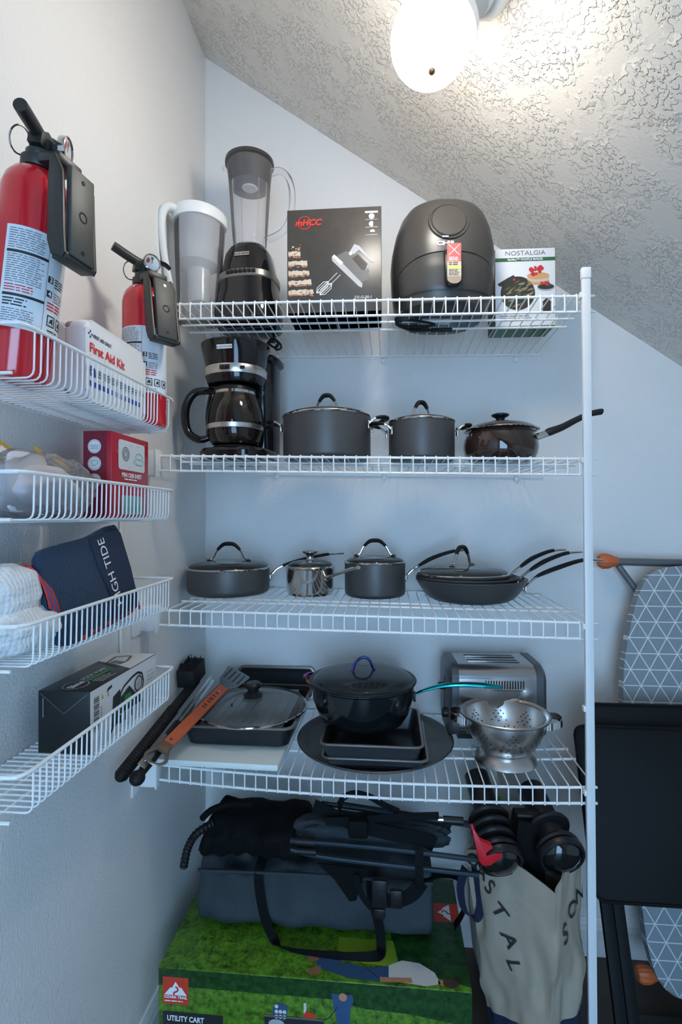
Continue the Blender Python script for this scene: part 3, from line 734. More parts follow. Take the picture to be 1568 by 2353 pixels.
# brown enamel saucepan
ENAM = mat('brown_enamel', (.030, .014, .010), .07, bump=.01, bscale=20, coat=.6)
x = .2725; t = thing('enamel_saucepan', 'glossy dark brown enamel saucepan with black handle behind the white pole', 'saucepan', (x, 1.33, on(zs2, x)))
b = MB(); b.lathe([(0, 0), (.070, 0), (.080, .006), (.088, .022), (.091, .038), (.089, .056), (.084, .068), (.082, .074), (.088, .078), (.085, .079), (.079, .074), (.081, .066), (.086, .052), (.086, .03), (.07, .006), (0, .004)], ENAM, None, 64); b.build('pan_body', t)
b = MB(); b.lathe([(.078, .078), (.092, .0795), (.0935, .081), (.092, .083)], STEEL, None, 64); rim = b.build('lid', t)
b = MB(); b.lathe([(.0915, .0825), (.080, .090), (.060, .0975), (.035, .102), (.012, .104), (0, .104)], ENAM, None, 64); b.build('lid_dome', rim)
b = MB(); b.lathe([(.011, .102), (.010, .109), (.012, .113), (.021, .118), (.022, .121), (.017, .1235), (.008, .1215), (0, .1215)], BLACKP, None, 40); b.build('lid_knob', rim)
b = MB(); M = T(rz=.02)
b.tube([(.080, 0, .062), (.108, 0, .071), (.122, 0, .076)], [.010, .0085, .0085], STEEL, 12, M=M); h = b.build('handle', t)
b = MB(); b.tube(smoothpath([(.112, 0, .073), (.120, 0, .077), (.150, 0, .088), (.185, 0, .106), (.215, 0, .119), (.240, 0, .124), (.246, 0, .124)], 5), [.011, .0135, .0115, .010, .0095, .0105, .009], BLACKM, 14, flat=.75, M=M); b.build('grip', h)
# ================================================================== THIRD SHELF
def glass_lid(t, r, z, rise, M=None, m=GLASS, rim=STEEL):
    b = MB(); lidded_rim(b, r, z, M, rim); lr = b.build('lid', t)
    b = MB(); lid_glass(b, r - .004, z + .003, rise, m, M); b.build('lid_glass', lr); return lr
x = -.453; t = thing('saute_pan', 'wide low dark grey saute pan with glass lid, at the left wall', 'pan', (x, 1.425, on(zs3, x)))
pot_body(.1135, .070, rc=.016).build('pan_body', t)
lr = glass_lid(t, .1135, .070, .020); lid_arch(lr, .1135, .137, .092, .056)
long_handle(t, .1135, math.radians(17), .215, .052, .055, rw=.0085)
x = -.2235; t = thing('steel_saucepan', 'small polished steel saucepan with glass lid and steel handle', 'saucepan', (x, 1.43, on(zs3, x)))
b = MB(); b.lathe([(0, 0), (.054, 0), (.061, .003), (.0655, .012), (.0660, .072), (.0672, .074), (.0700, .0775), (.0690, .079), (.0660, .078), (.064, .074), (.063, .012), (.05, .004), (0, .004)], STEEL, None, 64); b.build('pan_body', t)
lr = glass_lid(t, .066, .078, .016)
b = MB(); b.lathe([(.013, .092), (.010, .097), (.009, .106), (.012, .112), (.022, .117), (.0225, .120), (.019, .1225), (.010, .121), (0, .1205)], STEEL, None, 40); b.build('lid_knob', lr)
b = MB(); M = T(rz=math.radians(-38))
b.tube(smoothpath([(.064, 0, .052), (.080, 0, .056), (.110, 0, .066), (.150, 0, .079), (.178, 0, .086)], 5), [.010, .0085, .0075, .0080, .0085], STEEL, 14, flat=.62, M=M)
b.lathe([(.0, 0), (.006, .001), (.006, .004), (.0, .005)], BLACKP, M @ T(.168, 0, .087, ry=-.2), 12)
b.ball((.066, -.0, .050), .009, STEEL, M, 12, sc=(.4, 1, 1)); b.build('handle', t)
x = -.045; t = thing('saucepan', 'dark grey straight-sided saucepan with glass lid and long arched black handle', 'saucepan', (x, 1.448, on(zs3, x)))
pot_body(.0835, .092, rc=.012).build('pan_body', t)
lr = glass_lid(t, .0835, .092, .016); lid_arch(lr, .0835, .152, .110, .052, rz=.08)
long_handle(t, .0835, math.radians(6), .175, .065, .062, rw=.0092)
# nested frying pans
def fry_body(rt, rb, h, m=ANOD, mi=ANODI):
    b = MB(); P = [(0, 0), (rb, 0), (rb + .008, .002)]; n = 6
    for k in range(1, n + 1): a = k / n; P.append((rb + .008 + (rt - rb - .008) * a ** .8, .002 + (h - .002) * a ** 1.25))
    P += [(rt - .0005, h + .0015), (rt - .003, h + .0015)]
    for k in range(n - 1, -1, -1): a = k / n; P.append((rb + .005 + (rt - rb - .008) * a ** .8, .005 + (h - .003) * a ** 1.25))
    P.append((0, .005)); b.lathe(P, m, None, 72); return b
x = .2105; FZ = on(zs3, x)
t = thing('frying_pan', 'largest dark grey frying pan, lowest of the nested stack of three', 'frying pan', (x, 1.42, FZ), group='nested frying pans')
fry_body(.1455, .092, .056).build('pan_body', t)
long_handle(t, .1435, math.radians(7), .215, .070, .040, rw=.010, droop=.02)
t = thing('frying_pan', 'middle dark grey frying pan of the nested stack of three', 'frying pan', (x - .010, 1.42, FZ + .009), group='nested frying pans')
fry_body(.134, .086, .053).build('pan_body', t)
long_handle(t, .132, math.radians(6), .178, .074, .046, rw=.0095, droop=.01)
t = thing('frying_pan', 'smallest dark frying pan, topmost of the nested stack, under a glass lid', 'frying pan', (x - .020, 1.42, FZ + .018), group='nested frying pans')
fry_body(.122, .080, .050).build('pan_body', t)
long_handle(t, .120, math.radians(10), .165, .070, .046, rw=.0092, droop=.01)
t = thing('pan_lid', 'round steel-rimmed glass lid with black arch handle on the nested frying pans', 'lid', (x - .022, 1.42, FZ + .0695))
b = MB(); lidded_rim(b, .1205, 0); b.lathe([(.1175, -.006), (.1185, 0), (.1175, .002)], STEEL, None, 64); lr = b.build('steel_rim', t)
b = MB(); lid_glass(b, .1175, .003, .018); b.build('glass_dome', t)
lid_arch(t, .12, .070, .022, .045, rz=math.radians(48))
# ================================================================== LOWEST SHELF
Z4 = on(zs4, -.4)
BOARD = mat('white_board', (.72, .76, .72), .45, bump=.03, var=.06, vscale=5)
b = MB(); b.box((0, 0, .0065), (.297, .40, .013), BOARD, bev=.001); o = b.build('shelf_board'); o.location = (-.4045, 1.3560, on(zs4, -.5) + .0005)
o.rotation_euler = (0, .012, .0); tag(o, 'thin white board laid over the wires under the roasting pan', 'board')
BT = on(zs4, -.5) + .0150
PANM = mat('dark_nonstick_pan', (.040, .045, .050), .30, .3, bump=.04, bscale=400)
PANR = mat('worn_pan_rim', (.22, .20, .19), .30, .6, bump=.04, bscale=200)
def rect_pan(t, w, d, h, flare=.012, rim=.008, m=PANM, rm=PANR, r=.018, handles=0.0, th=.0015):
    """bakeware with flared sides, a rolled rim and optional grip flanges at both ends"""
    def loop(w_, d_, z, rr): return [(x, y, z) for x, y in rrect(w_, d_, rr, 6)]
    b = MB()
    b.rings([loop(w - 2 * flare - .012, d - 2 * flare - .012, 0, r), loop(w - 2 * flare - .002, d - 2 * flare - .002, .004, r), loop(w, d, h, r)], m, True, True)
    b.rings([loop(w - .002, d - .002, h, r), loop(w - 2 * flare - .004, d - 2 * flare - .004, .006, r), loop(w - 2 * flare - .014, d - 2 * flare - .014, .003, r)], m, True, False, True)
    bd = b.build('pan_body', t)
    b = MB()
    b.rings([loop(w - .003, d - .003, h - .0005, r), loop(w, d, h + .0015, r), loop(w + 2 * rim, d + 2 * rim, h + .001, r + .006), loop(w + 2 * rim + .002, d + 2 * rim + .002, h - .001, r + .006), loop(w + 2 * rim, d + 2 * rim, h - .003, r + .006), loop(w, d, h - .002, r)], rm, True)
    if handles:
        for s in (-1, 1): b.prism(rrect(handles, .05, .018, 5, s * (w / 2 + .004), 0), .002, rm, T(0, 0, h - .001), bev=.0008)
    b.build('rim', t)
# wide roasting pan on the board
t = thing('roasting_pan', 'wide black roasting pan on the white board under the loose glass lid', 'roasting pan', (-.375, 1.385, BT))
rect_pan(t, .272, .318, .052, .010, .008, m=mat('black_roaster', (.016, .020, .024), .22, .2, bump=.04, bscale=300), r=.022)
b = MB(); IN = mat('grey_roasting_rack', (.30, .33, .34), .3, .7, bump=.03, bscale=150)
b.box((0, .01, .036), (.215, .245, .003), IN, bev=.001)
for k in range(9): b.box((-.09 + k * .0225, .01, .0385), (.004, .22, .003), IN, bev=.001)
b.box((0, .125, .043), (.21, .004, .014), IN, bev=.001); b.build('rack', t)
t = thing('baking_tray', 'dark shallow baking tray propped against the back wall behind the roasting pan', 'baking tray', (-.352, 1.5715, BT + .001), rot=(math.radians(80), 0, .0))
b = MB()
tt = MB(); 
rect_pan(t, .225, .085, .012, .006, .006, r=.012)
for c_ in t.children: c_.location = (0, .048, 0)
# loose glass lid
t = thing('pan_lid', 'large round glass lid with black knob resting on the roasting pan', 'lid', (-.362, 1.345, BT + .0565), rot=(math.radians(1.2), 0, 0))
b = MB(); b.tube([(.139 * math.cos(2 * PI * k / 64), .139 * math.sin(2 * PI * k / 64), .002) for k in range(64)], .0032, STEEL, 8, closed=True); b.build('steel_rim', t)
b = MB(); lid_glass(b, .138, .003, .024, clearmat('lid_glass_clear', (.94, .96, .96), .32, .05, .10, (.55, .62, .64))); b.build('glass_dome', t)
b = MB(); b.lathe([(.0, .0265), (.014, .0265), (.024, .030), (.026, .034), (.020, .038), (.014, .042), (.015, .048), (.021, .053), (.022, .060), (.017, .065), (0, .066)], BLACKP, None, 40); b.build('lid_knob', t)
b = MB(); b.lathe([(0, .006), (.0035, .006), (.0035, .013), (0, .0135)], STEEL, T(-.045, -.04, .009), 12); b.build('steam_vent', t)

# stack: pizza pan, two cake pans, iridescent-handled cooker
PX4, PY4 = -.045, 1.374; PZ = on(zs4, PX4) + .0012
t = thing('pizza_pan', 'very wide round dark pizza pan, bottom of the stack on the lowest shelf', 'pizza pan', (PX4, PY4, PZ))
b = MB(); b.lathe([(0, 0), (.178, 0), (.186, .002), (.197, .010), (.200, .011), (.2025, .0095), (.2030, .011), (.2005, .0135), (.196, .0125), (.185, .0045), (.178, .0025), (0, .0025)], mat('pizza_pan_grey', (.085, .085, .085), .36, .4, bump=.05, bscale=300), None, 96); b.build('pan_body', t)
t = thing('cake_pan', 'lower dark rectangular cake pan, between the round pizza pan and the upper one', 'cake pan', (-.040, 1.310, PZ + .0045))
rect_pan(t, .236, .240, .030, .010, .005, r=.016)
t = thing('cake_pan', 'upper dark rectangular cake pan directly beneath the black lidded cooker', 'cake pan', (-.047, 1.302, PZ + .0125))
rect_pan(t, .228, .236, .055, .011, .005, r=.014)
CK = mat('cooker_black_enamel', (.006, .010, .012), .13, .1, bump=.01, bscale=20, coat=.3)
IRI = None
def iri_mat():
    m, nt, out = _new('iridescent_steel'); b = nt.nodes.new('ShaderNodeBsdfPrincipled'); nt.links.new(b.outputs[0], out.inputs[0])
    _set(b, 'Metallic', 1.0); _set(b, 'Roughness', .16)
    tc = nt.nodes.new('ShaderNodeTexCoord'); sp = nt.nodes.new('ShaderNodeSeparateXYZ'); nt.links.new(tc.outputs['Object'], sp.inputs[0])
    n = nt.nodes.new('ShaderNodeTexNoise'); n.inputs['Scale'].default_value = 14; nt.links.new(tc.outputs['Object'], n.inputs['Vector'])
    a = nt.nodes.new('ShaderNodeMath'); a.operation = 'MULTIPLY_ADD'; a.inputs[1].default_value = 2.4; nt.links.new(sp.outputs[0], a.inputs[0]); nt.links.new(n.outputs['Fac'], a.inputs[2])
    r = nt.nodes.new('ShaderNodeValToRGB'); nt.links.new(a.outputs[0], r.inputs[0]); e = r.color_ramp.elements
    e[0].position = 0; e[0].color = (.55, .30, .05, 1); e[1].position = 1; e[1].color = (.02, .45, .50, 1)
    for p, c_ in ((.28, (.50, .06, .30, 1)), (.50, (.12, .10, .55, 1)), (.75, (.02, .50, .55, 1))):
        q = e.new(p); q.color = c_
    nt.links.new(r.outputs[0], b.inputs['Base Color']); return m
IRI = iri_mat()
KZ = PZ + .0125 + .0585
t = thing('jumbo_cooker', 'wide black lidded cooker with rainbow steel handles on the cake pans', 'pot', (-.0735, 1.33, KZ))
b = MB(); b.lathe([(0, 0), (.098, 0), (.104, .003), (.115, .022), (.127, .058), (.130, .092), (.1335, .096), (.1335, .099), (.128, .098), (.124, .058), (.11, .02), (.095, .005), (0, .005)], CK, None, 72); b.build('pot_body', t)
lr = None
b = MB(); b.lathe([(.124, .096), (.1345, .0985), (.1360, .101), (.1345, .104), (.124, .104)], BLACKP, None, 72); lr = b.build('lid', t)
b = MB(); lid_glass(b, .126, .103, .020, clearmat('smoked_lid_glass', (.50, .55, .56), .32, .04, .06, (.35, .45, .48))); b.build('lid_glass', lr)
b = MB(); b.tube(smoothpath([(-.034, 0, .118), (-.026, 0, .125), (-.018, 0, .145), (0, 0, .155), (.018, 0, .148), (.028, 0, .126), (.036, 0, .118)], 6), [.0055, .0035, .0035, .0042, .0035, .0035, .0055], IRI, 10, M=T(rz=.35)); b.build('lid_handle', lr)
b = MB(); M = T(rz=math.radians(-2))
b.tube(smoothpath([(.127, 0, .066), (.136, 0, .070), (.160, 0, .080), (.200, 0, .091), (.250, 0, .096), (.300, 0, .096), (.342, 0, .092)], 6), [.0045, .005, .007, .0095, .0110, .0115, .008], IRI, 14, flat=.55, M=M); b.build('handle', t)
b = MB(); b.box((.130, 0, .062), (.006, .022, .022), BLACKP, M, bev=.002); b.build('handle_mount', t)
b = MB(); b.tube(smoothpath([(-.125, -.028, .078), (-.140, -.030, .082), (-.158, -.020, .089), (-.163, 0, .091), (-.158, .020, .089), (-.140, .030, .082), (-.125, .028, .078)], 6), .0045, IRI, 10, M=T(rz=-.35)); b.build('loop_handle', t)

# toaster
t = thing('toaster', 'steel two-slot toaster behind the colander on the lowest shelf', 'toaster', (.268, 1.462, on(zs4, .27)), rz=.04)
TO = mat('toaster_steel', (.46, .43, .42), .24, .95, bump=.05, bscale=200); DK = mat('toaster_end_grey', (.10, .10, .105), .35, .4, bump=.04, bscale=300)
def tsec(x, w, h, r, e=0): return [(x, y, z) for y, z in rrect(w, h, r, 8, 0, h / 2 + .008)]
b = MB(); b.rings([tsec(-.098, .168, .186, .034), tsec(.098, .168, .186, .034)], TO, True, True, True); fixn(b)
b.box((0, 0, .006), (.20, .13, .010), BLACKP); b.build('toaster_shell', t)
for s in (-1, 1):
    b = MB(); b.rings([tsec(s * .098, .171, .188, .036), tsec(s * .116, .171, .188, .036), tsec(s * .124, .158, .176, .032)], DK, True, True, True); fixn(b); b.build('end_panel', t)
for yy in (-.027, .022):
    b = MB(); b.box((0, yy, .1935), (.132, .024, .004), BLACKP, bev=.001); b.box((0, yy - .013, .196), (.136, .003, .003), TO, bev=.001); b.build('bread_slot', t)
b = MB(); b.box((-.132, .0, .118), (.018, .030, .013), BLACKP, bev=.003); b.box((-.1245, 0, .10), (.002, .006, .09), BLACKP); b.build('lever', t)
b = MB(); b.lathe([(.013, 0), (.013, .010), (.010, .013), (0, .013)], BLACKP, T(-.124, -.045, .062, ry=-PI / 2), 20); b.build('browning_dial', t)
b = MB()
for k in range(15): b.box((-.030 + k * .0068, -.0843, .148), (.0032, .002, .020), BLACKP)
b.box((.018, -.0855, .134), (.104, .003, .0025), STEEL); b.build('vent_grille', t)
for sx in (-1, 1):
    for sy in (-1, 1): b = MB(); b.lathe([(0, 0), (.008, 0), (.009, .010), (0, .010)], BLACKR, T(sx * .085, sy * .05, -.001), 12); b.build('foot', t)

# colander
CX4 = .270; t = thing('colander', 'steel colander with two loop handles, right end of the lowest shelf', 'colander', (CX4, 1.288, on(zs4, CX4)), rz=-.08)
b = MB()
CP = [(.072, .0), (.0735, .001), (.068, .012), (.058, .021), (.055, .0235)]
b.lathe(CP + [(.0535, .0235), (.056, .020), (.066, .0115), (.071, .0)], BRUSH, None, 72); b.build('foot_ring', t)
bowl = [(0, .0225), (.045, .0225), (.058, .0265), (.070, .038), (.081, .056), (.089, .076), (.0935, .098), (.0940, .106)]
b = MB(); b.lathe(bowl + [(.1035, .107), (.1045, .1085), (.1045, .112), (.1030, .1135), (.0990, .1125), (.0925, .107), (.0920, .098), (.0875, .076), (.0795, .057), (.0685, .0395), (.057, .028), (.045, .0245), (0, .0245)], BRUSH, None, 80)
bw = b.build('bowl', t)
def bowlp(th, z, off):
    for (ra, za), (rb_, zb) in zip(bowl[1:-1], bowl[2:]):
        if za <= z <= zb: r = ra + (rb_ - ra) * (z - za) / (zb - za); dr, dz = rb_ - ra, zb - za; break
    n = Vector((dz * math.cos(th), dz * math.sin(th), -dr)).normalized(); p = Vector((r * math.cos(th), r * math.sin(th), z)); return p + n * off, n
b = MB(); HOLE = mat('hole_dark', (.03, .03, .035), .6, bump=.01)
for c0 in range(8):
    th0 = -PI / 2 + c0 * PI / 4 + .06
    for (da, z) in ((0, .090), (-.07, .083), (.07, .083), (-.14, .076), (0, .076), (.14, .076), (-.08, .068), (.08, .068), (0, .060), (-.22, .062), (.22, .062), (-.30, .050), (.30, .050), (-.17, .047), (.17, .047), (0, .045), (.06, .036), (-.1, .036)):
        for off in (.0006, -.0024):
            p, n = bowlp(th0 + da, z, off); n2 = n if off > 0 else -n
            F = frame(p, Vector((0, 0, 1)).cross(n2), n2.cross(Vector((0, 0, 1)).cross(n2))); b.poly(circ(.0019, 8), HOLE, F, 0)
b.build('perforations', bw)
for s in (-1, 1):
    b = MB(); pts = smoothpath([(s * .088, -.034, .094), (s * .100, -.036, .096), (s * .122, -.026, .100), (s * .130, 0, .101), (s * .122, .026, .100), (s * .100, .036, .096), (s * .088, .034, .094)], 6)
    b.tube(pts, .0068, STEEL, 12, flat=.35, up=(1, 0, 0.01)) if False else b.rings([[(p.x, p.y, p.z - .008), (p.x, p.y, p.z + .008), (p.x * .985, p.y * .97, p.z + .008), (p.x * .985, p.y * .97, p.z - .008)] for p in pts], STEEL, True, True, True)
    fixn(b)
    b.build('loop_handle', t)

# ---- barbecue tools along the left wall
ORN = mat('orange_leather', (.50, .10, .035), .5, bump=.15, bscale=120, var=.12, vscale=40)
def along(p0, p1):
    """frame: x runs from p0 to p1, z roughly up"""
    p0, p1 = Vector(p0), Vector(p1); x_ = (p1 - p0); L_ = x_.length; x_.normalize(); y_ = Vector((0, 0, 1)).cross(x_).normalized(); z_ = x_.cross(y_)
    return Matrix(((x_.x, y_.x, z_.x, p0.x), (x_.y, y_.y, z_.y, p0.y), (x_.z, y_.z, z_.z, p0.z), (0, 0, 0, 1))), L_
t = thing('spatula', 'barbecue spatula with orange handle and steel bottle-opener end, on the lowest shelf', 'spatula')
M, L_ = along((-.497, 1.075, .758), (-.440, 1.44, .815)); t.matrix_world = M @ T(rx=.45)
b = MB(); b.prism(rrect(.270, .026, .003, 3, .165, 0), .010, ORN, None, bev=.002)
for k, xx in enumerate((.19, .20, .215, .225, .232, .245, .26)): b.box((xx, .0 + (k % 2) * .001, .0102), (.004, .010, .0006), INK, T(), 0)
b.build('handle', t)
b = MB(); b.box((.022, 0, .005), (.026, .026, .011), mat('worn_leather_brown', (.16, .085, .05), .6, bump=.1, bscale=90), bev=.002)
for xx in (.044, .27): b.lathe([(.0, .0), (.004, 0), (.004, .0015), (0, .002)], STEEL, T(xx, 0, .0095), 12)
b.build('handle_collar', t)
b = MB(); TST = mat('tool_steel', (.34, .30, .27), .35, .9, bump=.05, bscale=200)
out = smoothpath([(.018, .010, 0), (.004, .016, 0), (-.012, .020, 0), (-.026, .014, 0), (-.030, -.002, 0), (-.024, -.018, 0), (-.010, -.024, 0), (.004, -.018, 0), (.018, -.010, 0)], 5)
b.tube([Vector((p.x, p.y, .004)) for p in out], .0042, TST, 8, flat=.5); b.build('bottle_opener', t)
b = MB(); b.prism([(.29, -.008), (.33, -.028), (.395, -.036), (.40, -.03), (.40, .03), (.395, .036), (.33, .028), (.29, .008)], .002, mat('spatula_grey', (.20, .22, .23), .4, .6, bump=.1, bscale=80), T(0, 0, .004), bev=.0006)
for k in range(4): b.box((.365, -.021 + k * .014, .0064), (.050, .004, .0006), INK)
b.build('blade', t)
t = thing('grill_tongs', 'black-handled grill tongs with a steel plate, between the spatula and grill brush', 'tongs')
M, L_ = along((-.512, 1.005, .738), (-.500, 1.42, .815)); t.matrix_world = M @ T(rx=.4)
b = MB(); b.tube([(.02, 0, 0), (.06, 0, .001), (.12, 0, .002), (.20, 0, .002)], [.009, .011, .012, .011], BLACKP, 12, flat=.7); b.ball((.008, 0, 0), .0155, BLACKR, None, 16, sc=(1.1, 1, .9)); b.build('handle', t)
b = MB(); b.prism([(.028, -.009), (.12, -.008), (.14, -.004), (.14, .008), (.028, .009)], .002, TST, T(0, .006, .009, rx=.3), bev=.0005); b.ball((.045, .006, .0115), .003, STEEL, None, 10); b.build('steel_plate', t)
b = MB(); b.box((.30, .004, .006), (.24, .006, .002), STEEL, bev=.0005); b.box((.30, -.006, -.001), (.24, .009, .002), STEEL, bev=.0005); b.build('arms', t)
t = thing('grill_brush', 'long black grill brush with a ribbed handle, against the left wall', 'brush')
M, L_ = along((-.548, 1.000, .738), (-.540, 1.455, .822)); t.matrix_world = M
b = MB(); N = 60; pts = []; rr = []
for k in range(N + 1):
    pts.append((.005 + .26 * k / N, 0, 0)); rr.append((.0135 + (.0012 if k % 2 else -.0006)) * (min(1, .45 + k * .25)))
b.tube(pts, rr, BLACKR, 14); b.build('handle', t)
b = MB(); b.box((.33, 0, .0), (.17, .024, .014), BLACKM, bev=.003); b.build('brush_back', t)
b = MB(); R4 = random.Random(5)
b.box((.40, .006, .030), (.085, .050, .050), BLACKR, T(), bev=.005)
for k in range(60):
    x_, y_ = .362 + R4.random() * .078, -.018 + R4.random() * .046; b.tube([(x_, y_, .048), (x_ + R4.uniform(-.004, .004), y_, .058 + R4.random() * .008)], .0012, BLACKR, 4)
b.build('bristles', t)
# ================================================================== THINGS IN THE WALL BASKETS
LABP = mat('label_paper', (.70, .74, .78), .38, bump=.01)
def extinguisher(label, x, y, z, az, lean=0.0, lab0=0.0, head=0.0, gaz=0.0, rise=1.0):
    HM = T(rz=head)
    t = thing('fire_extinguisher', label, 'fire extinguisher')
    t.matrix_world = T(x, y, z) @ Matrix.Rotation(lean, 4, 'Y') @ T(rz=az)
    r = .0410
    b = MB(); b.lathe([(0, .004), (.030, .003), (.033, 0), (.038, .001), (r, .007), (r, .238), (.0405, .246), (.037, .259), (.030, .269), (.020, .275), (.0145, .278), (.0145, .292), (.0, .292)], RED, None, 64)
    b.build('cylinder', t)
    # wrap-round label
    fn = lambda u, v, l: (Vector(((r + l) * math.cos(lab0 + u / r), (r + l) * math.sin(lab0 + u / r), v)))
    b = MB(); za, zb = .060, .186
    b.rect(-.050, za, .062, zb, LABP, None, .0004, fn, 26); b.build('paper_label', t)
    b = MB(); n = 6
    def bar(u0, v0, u1, v1, m, k=8, l=.0007): b.rect(u0, v0, u1, v1, m, None, l, fn, k)
    bar(-.047, .152, .0, .1555, INK, 14); bar(-.047, .0985, .0, .102, INK, 14); bar(.0, .062, .0006, .184, INKG, 1)
    b.greek(-.046, .157, -.003, .183, 9, INKG, None, .42, fn=fn, n=2, seed=3)
    b.greek(-.046, .115, -.003, .151, 13, INKG, None, .42, fn=fn, n=2, seed=4)
    b.greek(-.046, .104, -.012, .114, 3, INKR, None, .42, fn=fn, n=2, seed=5)
    b.greek(-.046, .086, -.018, .097, 3, INK, None, .5, fn=fn, n=2, seed=6)
    b.greek(-.046, .064, -.006, .084, 7, INKG, None, .42, fn=fn, n=2, seed=7)
    for dg, v0 in (('3', .128), ('4', .110)):
        bar(.002, v0, .0095, v0 + .0085, INK, 2); b.text(dg, .009, WHITE, None, x=.0038, y=v0 + .0012, fn=fn, lift=.0010, bold=.0002)
        b.greek(.012, v0 - .004, .032, v0 + .009, 4, INK if dg == '3' else INKG, None, .45, fn=fn, n=2, seed=8 + v0)
    b.greek(.004, .093, .03, .105, 3, INKR, None, .5, fn=fn, n=2, seed=11)
    for k in range(3):
        u0 = .006 + k * .0165; w_ = .013
        for a in ((u0, .074, u0 + w_, .0755), (u0, .0865, u0 + w_, .088), (u0, .074, u0 + .0015, .088), (u0 + w_ - .0015, .074, u0 + w_, .088)): bar(*a, INK, 3)
        b.poly([(u0 + .003, .077), (u0 + .006, .079), (u0 + .010, .077), (u0 + .009, .085), (u0 + .005, .083)], INK, None, .0008, fn)
    b.greek(.008, .063, .030, .070, 2, INK, None, .5, fn=fn, n=2, seed=13)
    b.build('label_print', t)
    # valve and levers (local -y = squeeze end)
    VB = mat('extinguisher_black', (.022, .024, .022), .42, bump=.08, bscale=500)
    b = MB(); b.lathe([(.017, .289), (.018, .291), (.018, .299), (.012, .302), (.012, .318), (0, .318)], VB, None, 24)
    b.prism([(-.022, -.006), (.014, -.010), (.024, .004), (.018, .018), (-.004, .020), (-.020, .010)], .018, VB, HM @ Matrix(((0, 0, 1, -.009), (1, 0, 0, 0), (0, 1, 0, .308), (0, 0, 0, 1))), bev=.002)
    b.build('valve', t)
    b = MB(); b.tube(smoothpath([(0, .012, .318), (0, -.012, .318 + .003 * rise), (0, -.030, .318 + .008 * rise), (0, -.052, .318 + .016 * rise), (0, -.060, .318 + .019 * rise)], 5), [.006, .0085, .0088, .0088, .0085], VB, 14, M=HM); b.build('squeeze_lever', t)
    b = MB(); b.tube(smoothpath([(0, .004, .322), (0, .020, .332), (0, .040, .333), (0, .052, .327)], 5), [.008, .009, .008, .006], VB, 12, flat=.4, up=(0, 0, 1), M=HM); b.build('carry_handle', t)
    GM = T(rz=gaz); Fg = GM @ frame((.022, .004, .314), (0, 1, 0), (0, 0, 1))
    b = MB(); b.tube([(.002, .004, .314), (.024, .004, .314)], .006, VB, 10, M=GM); b.build('gauge_stem', t)
    b = MB(); b.lathe([(.0, 0), (.0155, 0), (.0165, .002), (.0165, .009), (.0150, .010), (.0142, .0085)], STEEL, Fg, 32); g = b.build('pressure_gauge', t)
    b = MB(); b.poly(circ(.0145, 24), WHITE, Fg, .0075)
    b.poly([(.011 * math.cos(a), .011 * math.sin(a)) for a in (2.2, 2.6, 3.0, 3.4)] + [(.005 * math.cos(a), .005 * math.sin(a)) for a in (3.4, 2.8, 2.2)], INKR, Fg, .0078)
    b.poly([(.011 * math.cos(a), .011 * math.sin(a)) for a in (1.2, 1.5, 1.8)] + [(.005 * math.cos(a), .005 * math.sin(a)) for a in (1.8, 1.2)], mat('gauge_green', (.05, .30, .08), .5, bump=.01), Fg, .0078)
    b.line([(0, -.002), (.001, .010)], .0012, INK, Fg, .0081); b.build('dial_face', g)
    b = MB(); b.lathe([(.0142, .0088), (0, .0094)], clearmat('gauge_glass', (.97, .97, .97), .3), Fg, 24); b.build('gauge_glass', g)
    b = MB(); rc = Vector((-.010, -.020, .309)); b.tube([rc + Vector((.004 * math.sin(a), -.014 * math.cos(a) - .004, .016 * math.sin(a) - .006)) for a in [2 * PI * k / 28 for k in range(28)]], .0012, STEEL, 8, closed=True); b.build('pull_ring', t)
    # plastic wall bracket: neck collar, side rails and face plate on +x
    b = MB(); VBR = VB
    b.lathe([(.0165, .276), (.0215, .276), (.0225, .279), (.0225, .289), (.0165, .290)], VBR, None, 36)
    b.box((.033, 0, .283), (.034, .040, .013), VBR, bev=.003)
    b.build('neck_collar', t)
    b = MB(); h0, h1 = .150, .276
    prof = [(.044, h1 + .002), (.052, h1 + .004), (.066, h1 - .018), (.078, h0 + .030), (.083, h0 + .006), (.080, h0), (.062, h0 + .004), (.054, h0 + .022), (.046, h1 - .030)]
    for s in (-1, 1):
        Fm = Matrix(((1, 0, 0, 0), (0, 0, 1, s * .0255 - .0025), (0, 1, 0, 0), (0, 0, 0, 1)))
        b.prism(prof, .005, VBR, Fm, bev=.0012)
    b.box((.072, 0, h0 + .004), (.022, .050, .009), VBR, bev=.002)
    b.build('bracket_frame', t)
    b = MB(); M = T(.0745, 0, (h0 + h1) / 2 - .001, ry=-.125)
    b.box((0, 0, 0), (.008, .040, .114), mat('bracket_plate', (.050, .052, .046), .5, bump=.12, bscale=260), M, bev=.002)
    for zz in (-.046, .045): b.lathe([(0, 0), (.0028, 0), (.0028, .0012), (.0, .0012)], BLACKG, M @ T(.0036, 0, zz, ry=PI / 2), 12)
    b.lathe([(.0045, 0), (.006, .0012), (.007, .0004)], VB, M @ T(.0038, 0, .0, ry=PI / 2), 20)
    b.build('bracket_plate', t)
    return t
extinguisher('larger-looking near fire extinguisher, tilted, at the camera end of the top wall basket', -.4890, .638, BZ[0] + .0035, math.radians(-10), .115, lab0=math.radians(-12), head=math.radians(22), gaz=math.radians(24), rise=.1)
extinguisher('upright far fire extinguisher at the shelf end of the top wall basket', -.4790, .976, BZ[0] + .0015, math.radians(-35), 0.0, lab0=math.radians(-36), head=math.radians(-8), gaz=math.radians(-10))

